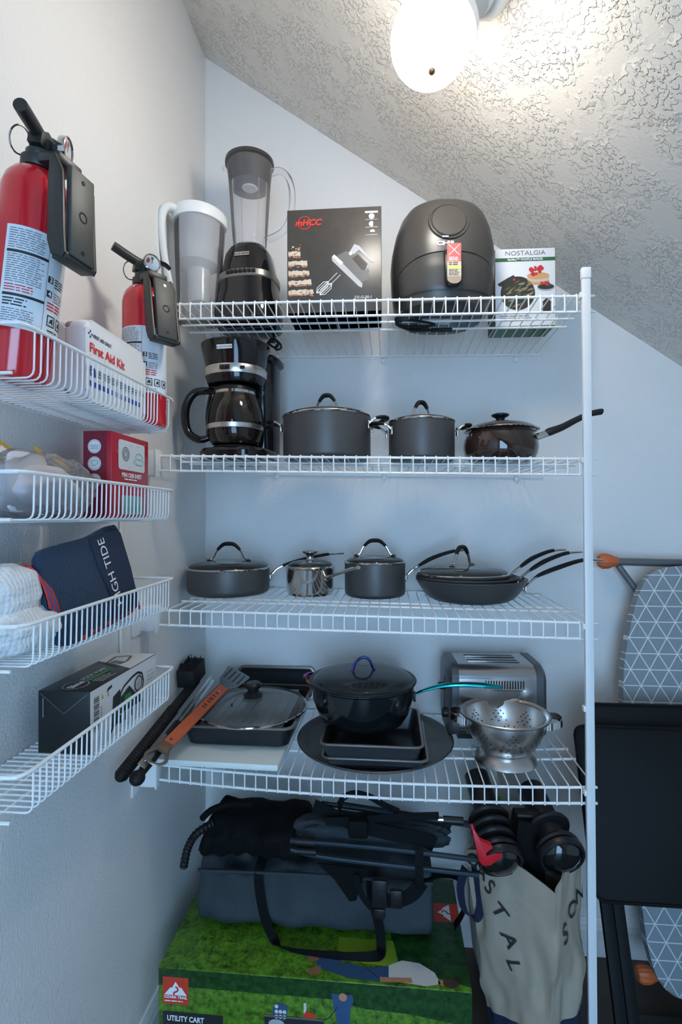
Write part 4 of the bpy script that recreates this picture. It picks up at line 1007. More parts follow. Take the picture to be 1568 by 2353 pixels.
# ---- first aid kit
KW = mat('kit_white_plastic', (.82, .82, .82), .3, bump=.03, bscale=300)
t = thing('first_aid_kit', 'white plastic first aid kit standing between the two fire extinguishers', 'first aid kit')
t.matrix_world = T(-.486, .7345, BZ[0] + .0022)
KWD, KH, KD = .191, .124, .060     # along y, height, thickness along x
def kbox(b, x0, x1, w, h, r, bev, m): 
    F = Matrix(((0, 0, 1, x0), (1, 0, 0, 0), (0, 1, 0, 0), (0, 0, 0, 1))); b.prism(rrect(w, h, r, 6, KWD / 2, KH / 2), x1 - x0, m, F, bev=bev)
b = MB(); kbox(b, -.030, .002, KWD, KH, .016, .007, KW); b.build('case_back', t)
b = MB(); kbox(b, .0028, .034, KWD, KH, .016, .010, KW); b.build('case_front', t)
b = MB(); kbox(b, -.001, .0045, KWD - .003, KH - .003, .015, .0005, mat('kit_seam_grey', (.20, .20, .24), .5, bump=.02)); b.build('seam', t)
b = MB(); b.box((.002, KWD / 2, KH + .006), (.012, .075, .016), KW, bev=.004); b.build('carry_handle', t)
b = MB(); F = frame((.0342, -.018, 0), (0, 1, 0), (0, 0, 1)) @ Matrix.Diagonal((.865, .865, 1, 1)); BLU = mat('ink_blue', (.02, .07, .38), .45, bump=.01)
for dx, dy in ((0, .004), (0, -.004), (-.004, 0), (.004, 0)): b.rect(.034 + dx * 1.2 - .0019, .117 + dy * 1.2 - .0019, .034 + dx * 1.2 + .0019, .117 + dy * 1.2 + .0019, BLU, F)
b.text('FIRST AID ONLY.', .0085, INK, F, x=.042, y=.1135, bold=.0003, shear=.25, sx=.95)
b.text('First Aid Kit', .0235, RB, F, x=.031, y=.086, bold=.0006, sx=1.03)
b.text('Botiquín de Primeros Auxilios', .0092, INKG, F, x=.032, y=.0745, sx=.98)
b.rect(.034, .044, .043, .062, BLU, F); b.poly([(.045, .044), (.051, .044), (.049, .058), (.046, .062)], BLU, F)
b.text('25', .011, WHITE, F, x=.0345, y=.050, lift=.001, sx=.7)
for k in range(6): b.greek(.054 + k * .025, .045, .074 + k * .025, .060, 3, INKG, F, .4, seed=20 + k)
for k in range(14): b.rect(.033 + k * .0134, .026, .0405 + k * .0134, .0355, BLU, F)
b.build('printed_front', t)

# ---- red sheet box
t = thing('sheet_box', 'red mini crib sheet carton with a window, in the second wall basket', 'box')
t.matrix_world = T(-.480, .835, BZ[1] + .0022)
SW, SH, SD = .134, .147, .050
RC = mat('red_carton', (.42, .012, .03), .3, bump=.02, var=.15, vscale=30); RCD = mat('red_carton_dark', (.22, .008, .03), .35, bump=.02)
b = MB(); b.box((-SD / 2 + .012, SW / 2, SH / 2), (SD, SW, SH), RC, bev=.001); b.build('carton', t)
xf = .012
b = MB(); F = frame((xf + .0002, 0, 0), (0, 1, 0), (0, 0, 1)); FAB = mat('sheet_fabric_white', (.62, .66, .66), .7, bump=.1, bscale=200); MINT = mat('print_mint', (.22, .52, .45), .6, bump=.01)
b.poly(rrect(.096, .052, .006, 4, .070, .111), FAB, F, .0004)
for rr in (.012, .0085, .005): b.line([(.047 + rr * math.cos(a / 12 * PI), .113 + rr * math.sin(a / 12 * PI)) for a in range(25)], .0012, INK, F, .0007)
for rx_, ry_, cy in ((.021, .005, .102), (.012, .005, .113), (.015, .011, .108)): b.line([(.095 + rx_ * math.cos(a / 12 * PI), cy + ry_ * math.sin(a / 12 * PI)) for a in range(25)], .0011, MINT, F, .0007)
for p_ in ((.065, .130), (.090, .131), (.060, .090)): b.poly(circ(.0014, 8, *p_), INKG, F, .0007)
b.text('MINI CRIB SHEET', .0105, WHITE, F, x=.069, y=.0725, align='CENTER', bold=.0004, sx=.92)
b.greek(.042, .067, .096, .0705, 1, WHITE, F, .7)
b.poly(rrect(.078, .034, .002, 2, .071, .023), mat('box_teal', (.20, .42, .38), .5, bump=.02), F, .0004)
for p_ in ((.018, .115), (.014, .060), (.125, .06), (.118, .138)): b.poly(circ(.004, 6, *p_), mat('box_red_light', (.60, .06, .05), .5, bump=.01), F, .0005)
b.build('printed_front', t)
b = MB(); F = frame((xf - SD, -.0002, 0), (1, 0, 0), (0, 0, 1))
b.rect(.0005, 0, .0415, SH, RCD, F, .0002)
for k, zz in enumerate((.121, .092, .063)):
    b.poly(circ(.0118, 24, .0205, zz), WHITE, F, .0005)
    b.line([(.0205 + .010 * math.cos(a / 10 * PI), zz + .010 * math.sin(a / 10 * PI)) for a in range(21)], .0006, INKG, F, .0008)
    if k == 0:
        for q in range(3): b.line([(.0135 + j * .0014, zz - .004 + q * .0028 + .0008 * math.sin(j * 1.5)) for j in range(11)], .0006, INK, F, .0008)
    else: b.line([(.0205 + (.0055 + .0012 * math.sin(a)) * math.cos(a / 10 * PI), zz + .001 + .0045 * math.sin(a / 10 * PI)) for a in range(21)], .0006, INK, F, .0008)
b.build('printed_side', t)

# ---- clear bag with white contents and yellow header
def lumpy(b, m, cx, cy, cz, rx, ry, rz_, seed, amp=.15, e=2.4, nu=28, nv=16, M=None, freq=3.0):
    """superellipsoid with low-frequency wrinkles"""
    from mathutils import noise
    i = b.mi(m); R = []
    f = lambda v, p: math.copysign(abs(v) ** p, v)
    for j in range(nv + 1):
        ph = -PI / 2 + PI * j / nv; row = []
        for k in range(nu):
            th = 2 * PI * k / nu; q = 2 / e
            d = Vector((f(math.cos(ph), q) * f(math.cos(th), q), f(math.cos(ph), q) * f(math.sin(th), q), f(math.sin(ph), q)))
            n_ = noise.noise(Vector((d.x * freq + seed, d.y * freq, d.z * freq))) + .5 * noise.noise(Vector((d.x * freq * 2.3, d.y * freq * 2.3 + seed, d.z * freq * 2.3)))
            s_ = 1 + amp * n_
            p = Vector((cx + d.x * rx * s_, cy + d.y * ry * s_, cz + d.z * rz_ * s_))
            row.append(M @ p if M else p)
        R.append(row)
    b.rings(R, m, True, True, True)
t = thing('plastic_bag', 'clear plastic bag of white linens with a yellow header, in the second wall basket', 'bag', (-.5150, .700, BZ[1]))
BAG = clearmat('clear_bag', (.97, .97, .98), .33, .12, .16, (.80, .80, .84))
b = MB(); lumpy(b, mat('white_cloth', (.72, .70, .72), .8, bump=.4, bscale=60, bdist=.002), .006, -.005, .044, .044, .088, .035, 3, .22); b.build('cloth_contents', t); subd(t.children[-1])
b = MB(); lumpy(b, mat('card_insert', (.66, .66, .68), .5, bump=.02), .030, -.045, .050, .003, .040, .040, 5, .02, e=5); b.build('card_insert', t)
b = MB(); lumpy(b, BAG, .008, .0, .049, .052, .112, .046, 8, .15, nu=40, nv=22, freq=4.0); b.build('clear_film', t); subd(t.children[-1])
b = MB(); YEL = mat('header_yellow', (.55, .36, .03), .5, bump=.05, var=.3, vscale=40)
F = frame((.012, -.095, .085), (.05, 1, -.30), (-.5, 0, 1))
b.prism([(-.03, 0), (.06, 0), (.062, .024), (.04, .034), (-.02, .036), (-.03, .03)], .0012, YEL, F)
b.poly([(.018, .006), (.05, .004), (.054, .02), (.03, .026)], WHITE, F, .0015); b.poly([(-.025, .002), (.03, .002), (.028, .008), (-.025, .008)], mat('header_cyan', (.05, .35, .50), .5, bump=.01), F, .0018); b.poly([(-.02, .014), (.0, .014), (-.002, .020), (-.02, .02)], INK, F, .0018)
b.build('header_card', t)
b = MB()
for (y_, z_, w_) in ((.002, .093, .012), (.045, .083, .016), (.062, .077, .008)):
    b.prism([(-w_, -.004), (w_, -.006), (w_, .004), (-w_, .005)], .0008, YEL, frame((.014, y_, z_ + .004), (.05, 1, -.38), (-.5, 0, 1)))
b.build('header_seal', t)

# ---- towels in the third basket
def pillow(b, m, w, h, th, seed, amp, M, e=5, nu=48, nv=24, fr=3):
    lumpy(b, m, 0, 0, 0, w / 2, th / 2, h / 2, seed, amp, e, nu, nv, M, fr)
def waffle_mat(name, col):
    m, nt, out = _new(name); b = nt.nodes.new('ShaderNodeBsdfPrincipled'); nt.links.new(b.outputs[0], out.inputs[0])
    _set(b, 'Base Color', col + (1,)); _set(b, 'Roughness', .85); _set(b, 'Sheen Weight', .1)
    tc = nt.nodes.new('ShaderNodeTexCoord'); v = nt.nodes.new('ShaderNodeTexVoronoi'); v.inputs['Scale'].default_value = 150; v.inputs['Randomness'].default_value = .25
    nt.links.new(tc.outputs['Object'], v.inputs['Vector'])
    bp = nt.nodes.new('ShaderNodeBump'); bp.inputs['Strength'].default_value = .8; bp.inputs['Distance'].default_value = .0025; bp.invert = True
    nt.links.new(v.outputs['Distance'], bp.inputs['Height']); nt.links.new(bp.outputs[0], b.inputs['Normal']); return m
NAVY = waffle_mat('navy_waffle_cotton', (.007, .030, .072)); WTOW = waffle_mat('white_waffle_cotton', (.74, .77, .78))
NAVS = mat('navy_smooth_cotton', (.012, .026, .060), .85, bump=.15, bscale=400)
t = thing('folded_towel', 'folded navy waffle towel lettered HIGH TIDE leaning in the third wall basket', 'towel')
# the towel stands on its lower edge, leaning back to the wall
base = T(-.492, .790, BZ[2] + .081, ry=math.radians(-12)) @ T(rx=math.radians(5))
t.matrix_world = base
def tw(b, m, pts, x0, x1, bev=.006):
    F = Matrix(((0, 0, 1, x0), (1, 0, 0, 0), (0, 1, 0, 0), (0, 0, 0, 1))); b.prism(pts, x1 - x0, m, F, bev=bev, seg=3)
b = MB(); R5 = random.Random(9)
outl = smoothpath([(-.118, -.060, 0), (-.124, -.020, 0), (-.122, .020, 0), (-.116, .056, 0), (-.09, .066, 0), (-.04, .068, 0), (.02, .070, 0), (.070, .078, 0), (.100, .080, 0), (.112, .068, 0), (.116, .0, 0), (.118, -.050, 0), (.112, -.074, 0), (.06, -.078, 0), (-.04, -.078, 0), (-.10, -.074, 0)], 3, closed=True)
outl = [(p.x, p.y) for p in outl]
for k in range(3): tw(b, NAVY, [(x_ * (.80 + .10 * k) + .020 - .010 * k, y_ * (.88 + .06 * k)) for x_, y_ in outl], -.020 + k * .0145, -.020 + (k + 1) * .0145 - .0006, .006)
bo = b.build('folded_cloth', t)
b = MB(); F = Matrix(((0, 0, 1, .0225), (1, 0, 0, 0), (0, 1, 0, 0), (0, 0, 0, 1)))
b.prism([(.020, -.074), (.112, -.070), (.113, .0), (.108, .064), (.092, .074), (.010, .066), (.014, .02), (.030, -.03)], .0035, NAVS, F, bev=.0012); b.build('smooth_band', t)
b = MB(); F = frame((.0263, 0, 0), (0, 0, -1), (0, 1, 0)); Ft = frame((.0263, 0, 0), (0, 0, 1), (0, -1, 0))
b.text('HIGH TIDE', .0285, WHITE, Ft, x=-.054, y=-.058, bold=.0001, sx=.86, rot=.10); b.build('lettering', t)
b = MB()
for k in range(9): b.ball((.0235, .112 - k * .022, -.0745 + .002 * (k % 2)), .0042, INKR, None, 8)
b.build('red_stitching', t)
t = thing('folded_towel', 'white waffle towel with red and blue stripes, nearest item in the third wall basket', 'towel', (-.505, .655, BZ[2] + .0022))
b = MB(); 
lumpy(b, WTOW, .0, -.01, .036, .050, .078, .034, 12, .10, e=2.6, nu=48, nv=28)
lumpy(b, WTOW, -.004, -.022, .082, .042, .058, .040, 14, .10, e=2.6, nu=48, nv=28)
b.build('folded_cloth', t); subd(t.children[-1])
b = MB(); SB = mat('stripe_blue', (.06, .12, .30), .8, bump=.1)
for k, m in enumerate((INKR, SB, INKR, SB, INKR)):
    pts = [(.010 + .034 * math.sin(a) , .004 + k * .0052 + .026 * (1 - math.cos(a * .9)) * .5, .120 - .070 * (1 - math.cos(a)) - k * .0035) for a in [q * .16 for q in range(10)]]
    b.tube(pts, .0024, m, 6, flat=.5)
b.build('stripes', t)
t = thing('wash_cloth', 'crumpled plain white cloth under the striped and navy towels', 'cloth', (-.512, .765, BZ[2] + .0022))
b = MB(); lumpy(b, mat('white_terry', (.80, .80, .80), .9, bump=.5, bscale=300, bdist=.002), .0, -.004, .018, .036, .050, .016, 22, .22, e=2.3, nu=40, nv=20); b.build('cloth', t)

# ---- boxed foot pump
t = thing('foot_pump_box', 'black and white foot pump carton in the lowest wall basket', 'box')
PW, PH, PD = .224, .096, .084
t.matrix_world = T(-.460, .7600, BZ[3] + .0022)
PK = mat('pump_box_black', (.005, .008, .010), .35, bump=.03); PWH = mat('pump_box_white', (.66, .65, .63), .4, bump=.02)
b = MB(); b.box((-PD / 2, PW / 2, PH / 2), (PD, PW, PH), PK, bev=.001); b.build('carton', t)
b = MB(); F = frame((.0002, 0, 0), (0, 1, 0), (0, 0, 1))
b.rect(.0006, .0006, PW - .0006, PH - .0006, PWH, F, .0002)
for k in range(16): b.rect(.010, .030 + k * .0034, .025, .030 + k * .0034 + (.0022 if k % 3 else .0012), INK, F)
b.greek(.028, .008, .034, .064, 14, INKG, F, .4); b.poly([(.030, .074), (.038, .074), (.034, .083)], mat('print_yellow', (.55, .42, .03), .5, bump=.01), F)
b.poly([(.046, .080), (.062, .083), (.063, .088), (.050, .086)], INK, F); b.rect(.050, .072, .052, .080, INK, F)
PG = mat('pump_green', (.03, .22, .05), .5, bump=.01)
b.poly([(.062, .018), (.085, .016), (.092, .060), (.088, .072), (.066, .066)], PK, F, .0005)
b.poly([(.088, .030), (.160, .026), (.168, .042), (.140, .050), (.120, .068), (.092, .058)], PK, F, .0006); b.poly([(.098, .038), (.128, .036), (.126, .056), (.104, .056)], PG, F, .0008)
b.line([(.086, .060), (.100, .072), (.130, .080), (.150, .082), (.166, .076), (.172, .060), (.166, .044)], .0042, PK, F, .0008)
b.poly(circ(.0145, 20, .152, .062), PK, F, .0009); b.poly(circ(.0115, 20, .152, .062), SILV, F, .0011); b.line([(.146, .058), (.156, .064)], .0012, INKR, F, .0013)
for xx in (.070, .086, .104, .124, .146, .162): b.rect(xx, .012 + (xx * 100 % 2) * .003, xx + .006, .028, PK, F, .0007)
b.line([(.058, .010), (.070, .020)], .005, PK, F, .0009); b.greek(.185, .030, .215, .075, 6, SILV, F, .3)
b.build('printed_front', t)
b = MB(); F = frame((0, 0, PH + .0002), (0, 1, 0), (-1, 0, 0))
b.poly([(.125, .0005), (PW, .0005), (PW, PD - .0005), (.165, PD - .0005), (.150, .045)], PWH, F, .0002)
b.line([(.028 + .022 * math.cos(a / 10 * PI), .040 + .018 * math.sin(a / 10 * PI)) for a in range(21)], .0014, SILV, F)
b.text('Slime', .016, WHITE, F, x=.011, y=.035, bold=.0005)
b.rect(.052, .030, .120, .038, PG, F); b.text('FOOT PUMP', .0135, SILV, F, x=.053, y=.041, bold=.0005, sx=.95)
for k in range(4): b.greek(.050, .008 + k * .005, .095, .012 + k * .005, 1, SILV, F, .5, seed=k)
b.line([(.135, .030), (.150, .060), (.195, .066), (.205, .040), (.170, .030), (.150, .034)], .004, PK, F); b.poly([(.150, .034), (.165, .034), (.172, .054), (.156, .056)], SILV2, F, .0007)
b.build('printed_top', t)
b = MB(); F = frame((-PD, -.0002, 0), (1, 0, 0), (0, 0, 1))
b.line([(.004, PH - .004), (PD * .5, PH * .64), (PD - .004, PH - .004)], .0006, INKG, F); b.rect(.008, .055, .009, .085, SILV, F)
b.build('end_flap', t)
# ================================================================== FLOOR
GRASS = None
def grass_mat(name, base, seed):
    """printed grass picture: layered noise of greens"""
    m, nt, out = _new(name); b = nt.nodes.new('ShaderNodeBsdfPrincipled'); nt.links.new(b.outputs[0], out.inputs[0]); _set(b, 'Roughness', .35)
    tc = nt.nodes.new('ShaderNodeTexCoord'); n1 = nt.nodes.new('ShaderNodeTexNoise'); n1.inputs['Scale'].default_value = 55; n1.inputs['Detail'].default_value = 9; n1.inputs['Roughness'].default_value = .75
    mp_ = nt.nodes.new('ShaderNodeMapping'); mp_.inputs['Location'].default_value = (seed, seed, 0); nt.links.new(tc.outputs['Object'], mp_.inputs[0]); nt.links.new(mp_.outputs[0], n1.inputs['Vector'])
    r = nt.nodes.new('ShaderNodeValToRGB'); nt.links.new(n1.outputs['Fac'], r.inputs[0]); e = r.color_ramp.elements
    e[0].position = .36; e[0].color = tuple(x * .15 for x in base) + (1,); e[1].position = .66; e[1].color = tuple(min(1, x * 1.7) for x in base) + (1,)
    q = e.new(.52); q.color = base + (1,)
    nt.links.new(r.outputs[0], b.inputs['Base Color']); return m
G1 = grass_mat('grass_print', (.085, .20, .014), 0); G2 = grass_mat('bush_print', (.012, .06, .010), 4)
X0, X1, Y0, Y1, ZT = -.530, .168, 1.150, 1.500, .245
t = thing('cart_box', 'large green utility cart carton on the floor under the grey bag', 'box', (X0, Y0, 0))
b = MB(); b.box(((X1 - X0) / 2, (Y1 - Y0) / 2, ZT / 2), (X1 - X0, Y1 - Y0, ZT), G1, bev=.0015); b.build('carton', t)
W = X1 - X0
b = MB(); F = frame((0, -.0002, 0), (1, 0, 0), (0, 0, 1))
LOGO = mat('logo_orange_red', (.62, .045, .02), .45, bump=.01); SH = mat('print_shirt', (.62, .60, .56), .5, bump=.01); JEAN = mat('print_denim', (.03, .08, .17), .5, bump=.01); SKIN = mat('print_skin', (.48, .22, .13), .5, bump=.01); BOOT = mat('print_boot', (.26, .13, .06), .5, bump=.01); HAIR = mat('print_hair', (.06, .03, .02), .5, bump=.01)
b.rect(.0, .205, W, ZT - .002, G2, F, .0003)
b.poly([(.42, .2), (.47, .19), (.56, .188), (W, .17), (W, .215), (.42, .215)], G2, F, .0004)
def mountain(b, F, x, y, s, rot=0.0):
    q = lambda pts: rotp([(px * s, py * s) for px, py in pts], x, y, rot)
    b.poly(q([(0, 0), (1, 0), (1, 1), (0, 1)]), LOGO, F, .0006)
    b.poly(q([(.06, .34), (.30, .62), (.36, .60), (.50, .84), (.66, .62), (.72, .64), (.94, .34)]), WHITE, F, .0009)
    b.line(q([(.46, .34), (.42, .42), (.58, .50), (.60, .58), (.50, .66)]), .06 * s, LOGO, F, .0012)
mountain(b, F, .010, .165, .060)
b.text('OZARK TRAIL', .0086, WHITE, F, x=.040, y=.178, align='CENTER', bold=.0003, lift=.001); b.greek(.014, .170, .066, .174, 1, WHITE, F, .6, lift=.001)
b.rect(.010, .10, .150, .148, INK, F, .0006); b.text('UTILITY CART', .0165, WHITE, F, x=.020, y=.128, bold=.0005, sx=.82, lift=.0009); b.greek(.020, .112, .07, .122, 1, WHITE, F, .5, lift=.001)
# printed wagon and walker
b.poly([(.395, .218), (.440, .218), (.444, .206), (.436, .188), (.432, .0), (.408, .0), (.415, .12), (.400, .188)], JEAN, F, .0006); b.poly(circ(.009, 12, .420, .212), SKIN, F, .0009)
b.line([(.408, .190), (.390, .165), (.378, .158)], .002, INK, F, .0008)
b.rect(.245, .0, .378, .160, INK, F, .0006)
b.poly([(.262, .158), (.290, .150), (.300, .180), (.276, .190), (.264, .178)], JEAN, F, .0009)
for k in range(7): b.poly(circ(.0045, 7, .272 + (k % 3) * .009, .158 + (k // 3) * .011), SH, F, .0011)
b.poly([(.330, .158), (.362, .156), (.356, .170), (.338, .176)], LOGO, F, .0009); b.rect(.333, .170, .339, .192, SH, F, .0008); b.poly(circ(.018, 16, .272, .142, ry=.010), SILV, F, .0012)
b.rect(.245, .156, .378, .160, SILV2, F, .0013)
b.rect(.492, .125, .548, .150, INK, F, .0006); b.rect(.556, .125, .612, .148, INK, F, .0006); b.greek(.495, .138, .54, .146, 1, WHITE, F, .5, lift=.001)
b.build('printed_front', t)
b = MB(); F = frame((0, 0, ZT + .0002), (1, 0, 0), (0, 1, 0))
b.poly([(.54, .05), (W, .01), (W, .348), (.50, .348), (.52, .16)], G2, F, .0004)
LIME = mat('print_lime', (.22, .34, .02), .4, bump=.01, var=.25, vscale=20); b.poly([(.40, .055), (.545, .045), (.53, .12), (.40, .12)], LIME, F, .0005)
b.poly([(.352, .052), (.362, .060), (.470, .040), (.520, .048), (.530, .020), (.500, .006), (.43, .010), (.360, .030)], JEAN, F, .0007)
b.poly([(.330, .060), (.356, .066), (.360, .050), (.340, .040)], BOOT, F, .0009); b.poly([(.338, .024), (.366, .036), (.370, .014), (.345, .008)], BOOT, F, .0009)
b.poly([(.520, .050), (.550, .066), (.590, .062), (.622, .040), (.634, .012), (.600, .004), (.520, .012)], SH, F, .0008)
b.poly([(.500, .018), (.570, .022), (.572, .010), (.502, .006)], SKIN, F, .0010); b.poly(circ(.017, 14, .655, .016, ry=.012), HAIR, F, .0009); b.poly([(.628, .022), (.645, .022), (.645, .010), (.628, .010)], SKIN, F, .0008)
b.line([(.375, .080), (.43, .075), (.48, .030), (.50, .014)], .002, INK, F, .0008)
mountain(b, F, .6975, .190, .064, PI / 2)
b.build('printed_top', t)

# ---- grey duffel bag
CAN = mat('slate_canvas', (.026, .036, .042), .8, bump=.6, bscale=11, bdist=.018, var=.12, vscale=6)
t = thing('duffel_bag', 'long grey canvas carry bag with black straps lying on the green carton', 'bag', (-.490, 1.262, ZT + .003))
from mathutils import noise as _nz
def bagsec(x, w, h, seed, n=44, e=4.0):
    o = []
    for k in range(n):
        a = 2 * PI * k / n; c_, s_ = math.cos(a), math.sin(a); q = 2 / e
        y = w / 2 + w / 2 * math.copysign(abs(c_) ** q, c_); z = h / 2 + h / 2 * math.copysign(abs(s_) ** q, s_)
        nn = _nz.noise(Vector((x * 9, y * 14 + seed, z * 14))) * .030 + _nz.noise(Vector((x * 26, y * 30, z * 22 + seed))) * .010
        o.append((x, y - nn * (1 if y < w / 2 else -1) * .8, max(.0, z + nn * (1 if z > h / 2 else 0))))
    return o
b = MB(); LB = .590; lp = []
for k in range(41):
    u = k / 40; x = LB * u; en = min(1, (min(u, 1 - u) * 40 + .6) / 3) ** .4
    lp.append(bagsec(x, .205 * (.86 + .14 * en), (.158 + .004 * math.sin(u * 9)) * (.90 + .10 * en), 3))
b.rings(lp, CAN, True, True, True); b.build('bag_body', t); subd(t.children[-1])
WEB = mat('black_webbing', (.004, .005, .006), .8, bump=.3, bscale=500, spec=.15)
def strap(b, pts, w, m=WEB, n=6, up=(1, 0, 0), th=.002):
    P_ = smoothpath(pts, n); U_ = Vector(up).normalized(); lp = []
    for k, p in enumerate(P_):
        d_ = (P_[min(k + 1, len(P_) - 1)] - P_[max(k - 1, 0)]).normalized(); s_ = (U_ - d_ * U_.dot(d_)).normalized(); nn = s_.cross(d_)
        lp.append([p + s_ * w / 2 - nn * th / 2, p + s_ * w / 2 + nn * th / 2, p - s_ * w / 2 + nn * th / 2, p - s_ * w / 2 - nn * th / 2])
    b.rings(lp, m, True, True, True)
b = MB(); strap(b, [(.168, .03, .166), (.165, -.008, .150), (.170, -.014, .10), (.185, -.016, .04), (.205, -.020, .006), (.225, -.040, .003), (.30, -.054, .004), (.40, -.056, .004), (.455, -.045, .004), (.462, -.02, .010), (.455, -.016, .06), (.440, -.014, .12), (.44, .0, .165)], .022, up=(.9, .0, -.3)); b.build('carry_strap', t)
b = MB(); strap(b, [(.545, -.006, .150), (.60, .02, .155), (.650, .045, .130), (.665, .05, .06), (.64, .05, .01)], .024, up=(0, 1, 0)); b.build('end_strap', t)
b = MB(); strap(b, [(.01, -.002, .145), (.30, -.010, .156), (.585, -.002, .148)], .006, CAN, up=(0, 0, 1), th=.006); b.build('piping', t)

# ---- black gathered bag on top
BN = mat('black_nylon', (.003, .004, .004), .8, bump=.4, bscale=50, bdist=.003, spec=.15)
t = thing('gathered_bag', 'bulky black gathered fabric bag on top of the grey bag, at the left wall', 'bag', (-.470, 1.235, .418))
b = MB(); i = 0; lp = []
for k in range(33):
    u = k / 32; x = -.012 + .282 * u; env = (min(u, 1 - u) * 8 + .25); env = min(1, env) ** .5
    hh = (.108 - .022 * u) * env; ww = .17 * env; o = []
    for q in range(40):
        a = 2 * PI * q / 40; c_, s_ = math.cos(a), math.sin(a)
        n1_ = _nz.noise(Vector((x * 12, c_ * 1.5, s_ * 1.5 + 7))) * .016 + .005 * math.sin(x * 160 + s_ * 3) * (1 if s_ < .4 else .2)
        o.append((x + .012 * s_, .085 + (ww / 2 + n1_) * math.copysign(abs(c_) ** .8, c_), hh / 2 + .004 + (hh / 2 + n1_ * .8) * math.copysign(abs(s_) ** .8, s_)))
    lp.append(o)
b.rings(lp, BN, True, True, True); b.build('fabric_body', t); subd(t.children[-1])
b = MB(); pts = smoothpath([(.03, .02, .095), (.0, -.01, .085), (-.018, -.02, .055), (-.028, -.02, .01)], 10)
b.tube(pts, [.0085 + (.0018 if k % 2 else 0) for k in range(len(pts))], BLACKR, 10); b.build('cord_loop', t)
b = MB(); b.tube(smoothpath([(.0, .03, .10), (.03, .02, .128), (.08, .03, .140), (.12, .05, .128)], 8), .008, BN, 10); b.build('top_loop', t)

# ---- folded camp chair
t = thing('folded_camp_chair', 'folded black camp chair frame of thin poles strapped together on the grey bag', 'folding chair', (-.235, 1.150, .0))
PO = mat('pole_dark_blue', (.035, .055, .070), .30, .6, bump=.03, bscale=300); FB2 = mat('slate_seat_fabric', (.018, .028, .036), .85, bump=.3, bscale=40, bdist=.004)
zb = .47
def T2(b, *pts, r=.0055, m=PO): b.tube(smoothpath([Vector(p) for p in pts], 4), r, m, 10)
poles = [((0, .045, .518), (.20, .040, .516), (.425, .030, .508)), ((0, .050, .494), (.10, .046, .482), (.425, .035, .472)), ((.065, .10, .577), (.20, .098, .566), (.42, .09, .548)), ((.10, .13, .562), (.42, .12, .535))]
for q in poles:
    b = MB(); T2(b, *q); b.build('pole', t)
for p_ in ((.012, .045, .518), (.015, .050, .493), (.35, .06, .575)):
    b = MB(); b.tube([p_, (p_[0] + .045, p_[1], p_[2] - .001)], .0088, BLACKP, 12); b.tube([(p_[0] - .012, p_[1], p_[2]), p_], .0045, STEEL, 8); b.build('pole_foot', t)
b = MB(); lumpy(b, FB2, .19, .105, .518, .185, .045, .030, 5, .25, e=3, nu=40, nv=20, freq=5); b.build('seat_fabric', t); subd(t.children[-1])
b = MB(); strap(b, [(.05, .08, .582), (.13, .06, .560), (.22, .05, .545), (.30, .05, .535), (.33, .055, .520)], .030, up=(0, .1, 1)); b.build('strap', t)
b = MB(); strap(b, [(.34, .058, .585), (.24, .052, .580), (.16, .048, .572), (.08, .052, .562)], .016, up=(0, .1, 1)); b.build('strap', t)
b = MB(); strap(b, [(.112, .060, .575), (.118, .070, .605), (.145, .075, .617), (.18, .075, .612), (.215, .068, .598), (.25, .06, .588)], .014, up=(0, .1, 1)); b.build('carry_loop', t)
b = MB(); b.box((.158, .040, .560), (.046, .03, .042), BN, bev=.008); b.build('knot', t)
b = MB(); strap(b, [(.294, .020, .525), (.293, .012, .495), (.294, .014, .452), (.294, .03, .440)], .018, up=(1, 0, 0)); b.build('pole_clip', t)
b = MB(); b.prism([(.06, .455), (.17, .450), (.165, .42), (.15, .375), (.135, .372), (.10, .42)], .004, BN, Matrix(((1, 0, 0, 0), (0, 0, -1, .070), (0, 1, 0, 0), (0, 0, 0, 1)))); b.build('fabric_flap', t)
b = MB(); strap(b, [(.15, .058, .44), (.165, .050, .40), (.19, .048, .372), (.215, .05, .36)], .014, up=(.7, 0, .7)); strap(b, [(.30, .04, .445), (.275, .045, .41), (.235, .048, .392), (.205, .05, .40)], .030, up=(0, 0, 1)); b.build('webbing', t)
b = MB(); b.box((.205, .040, .415), (.034, .014, .062), BLACKP, T(), bev=.003); b.box((.243, .040, .405), (.028, .012, .040), BLACKP, bev=.003); b.build('buckle', t)
b = MB(); b.box((.205, .044, .368), (.026, .012, .022), BLACKP, bev=.003); b.build('buckle', t)

# ---- canvas tote with navy bottom
TC = mat('natural_canvas', (.31, .265, .20), .85, bump=.5, bscale=14, bdist=.010, var=.05, vscale=9); TN = mat('navy_canvas', (.004, .010, .035), .8, bump=.2, bscale=60)
t = thing('tote_bag', 'beige canvas tote with navy bottom beside the green carton, behind the white pole', 'bag', (0, 0, 0))
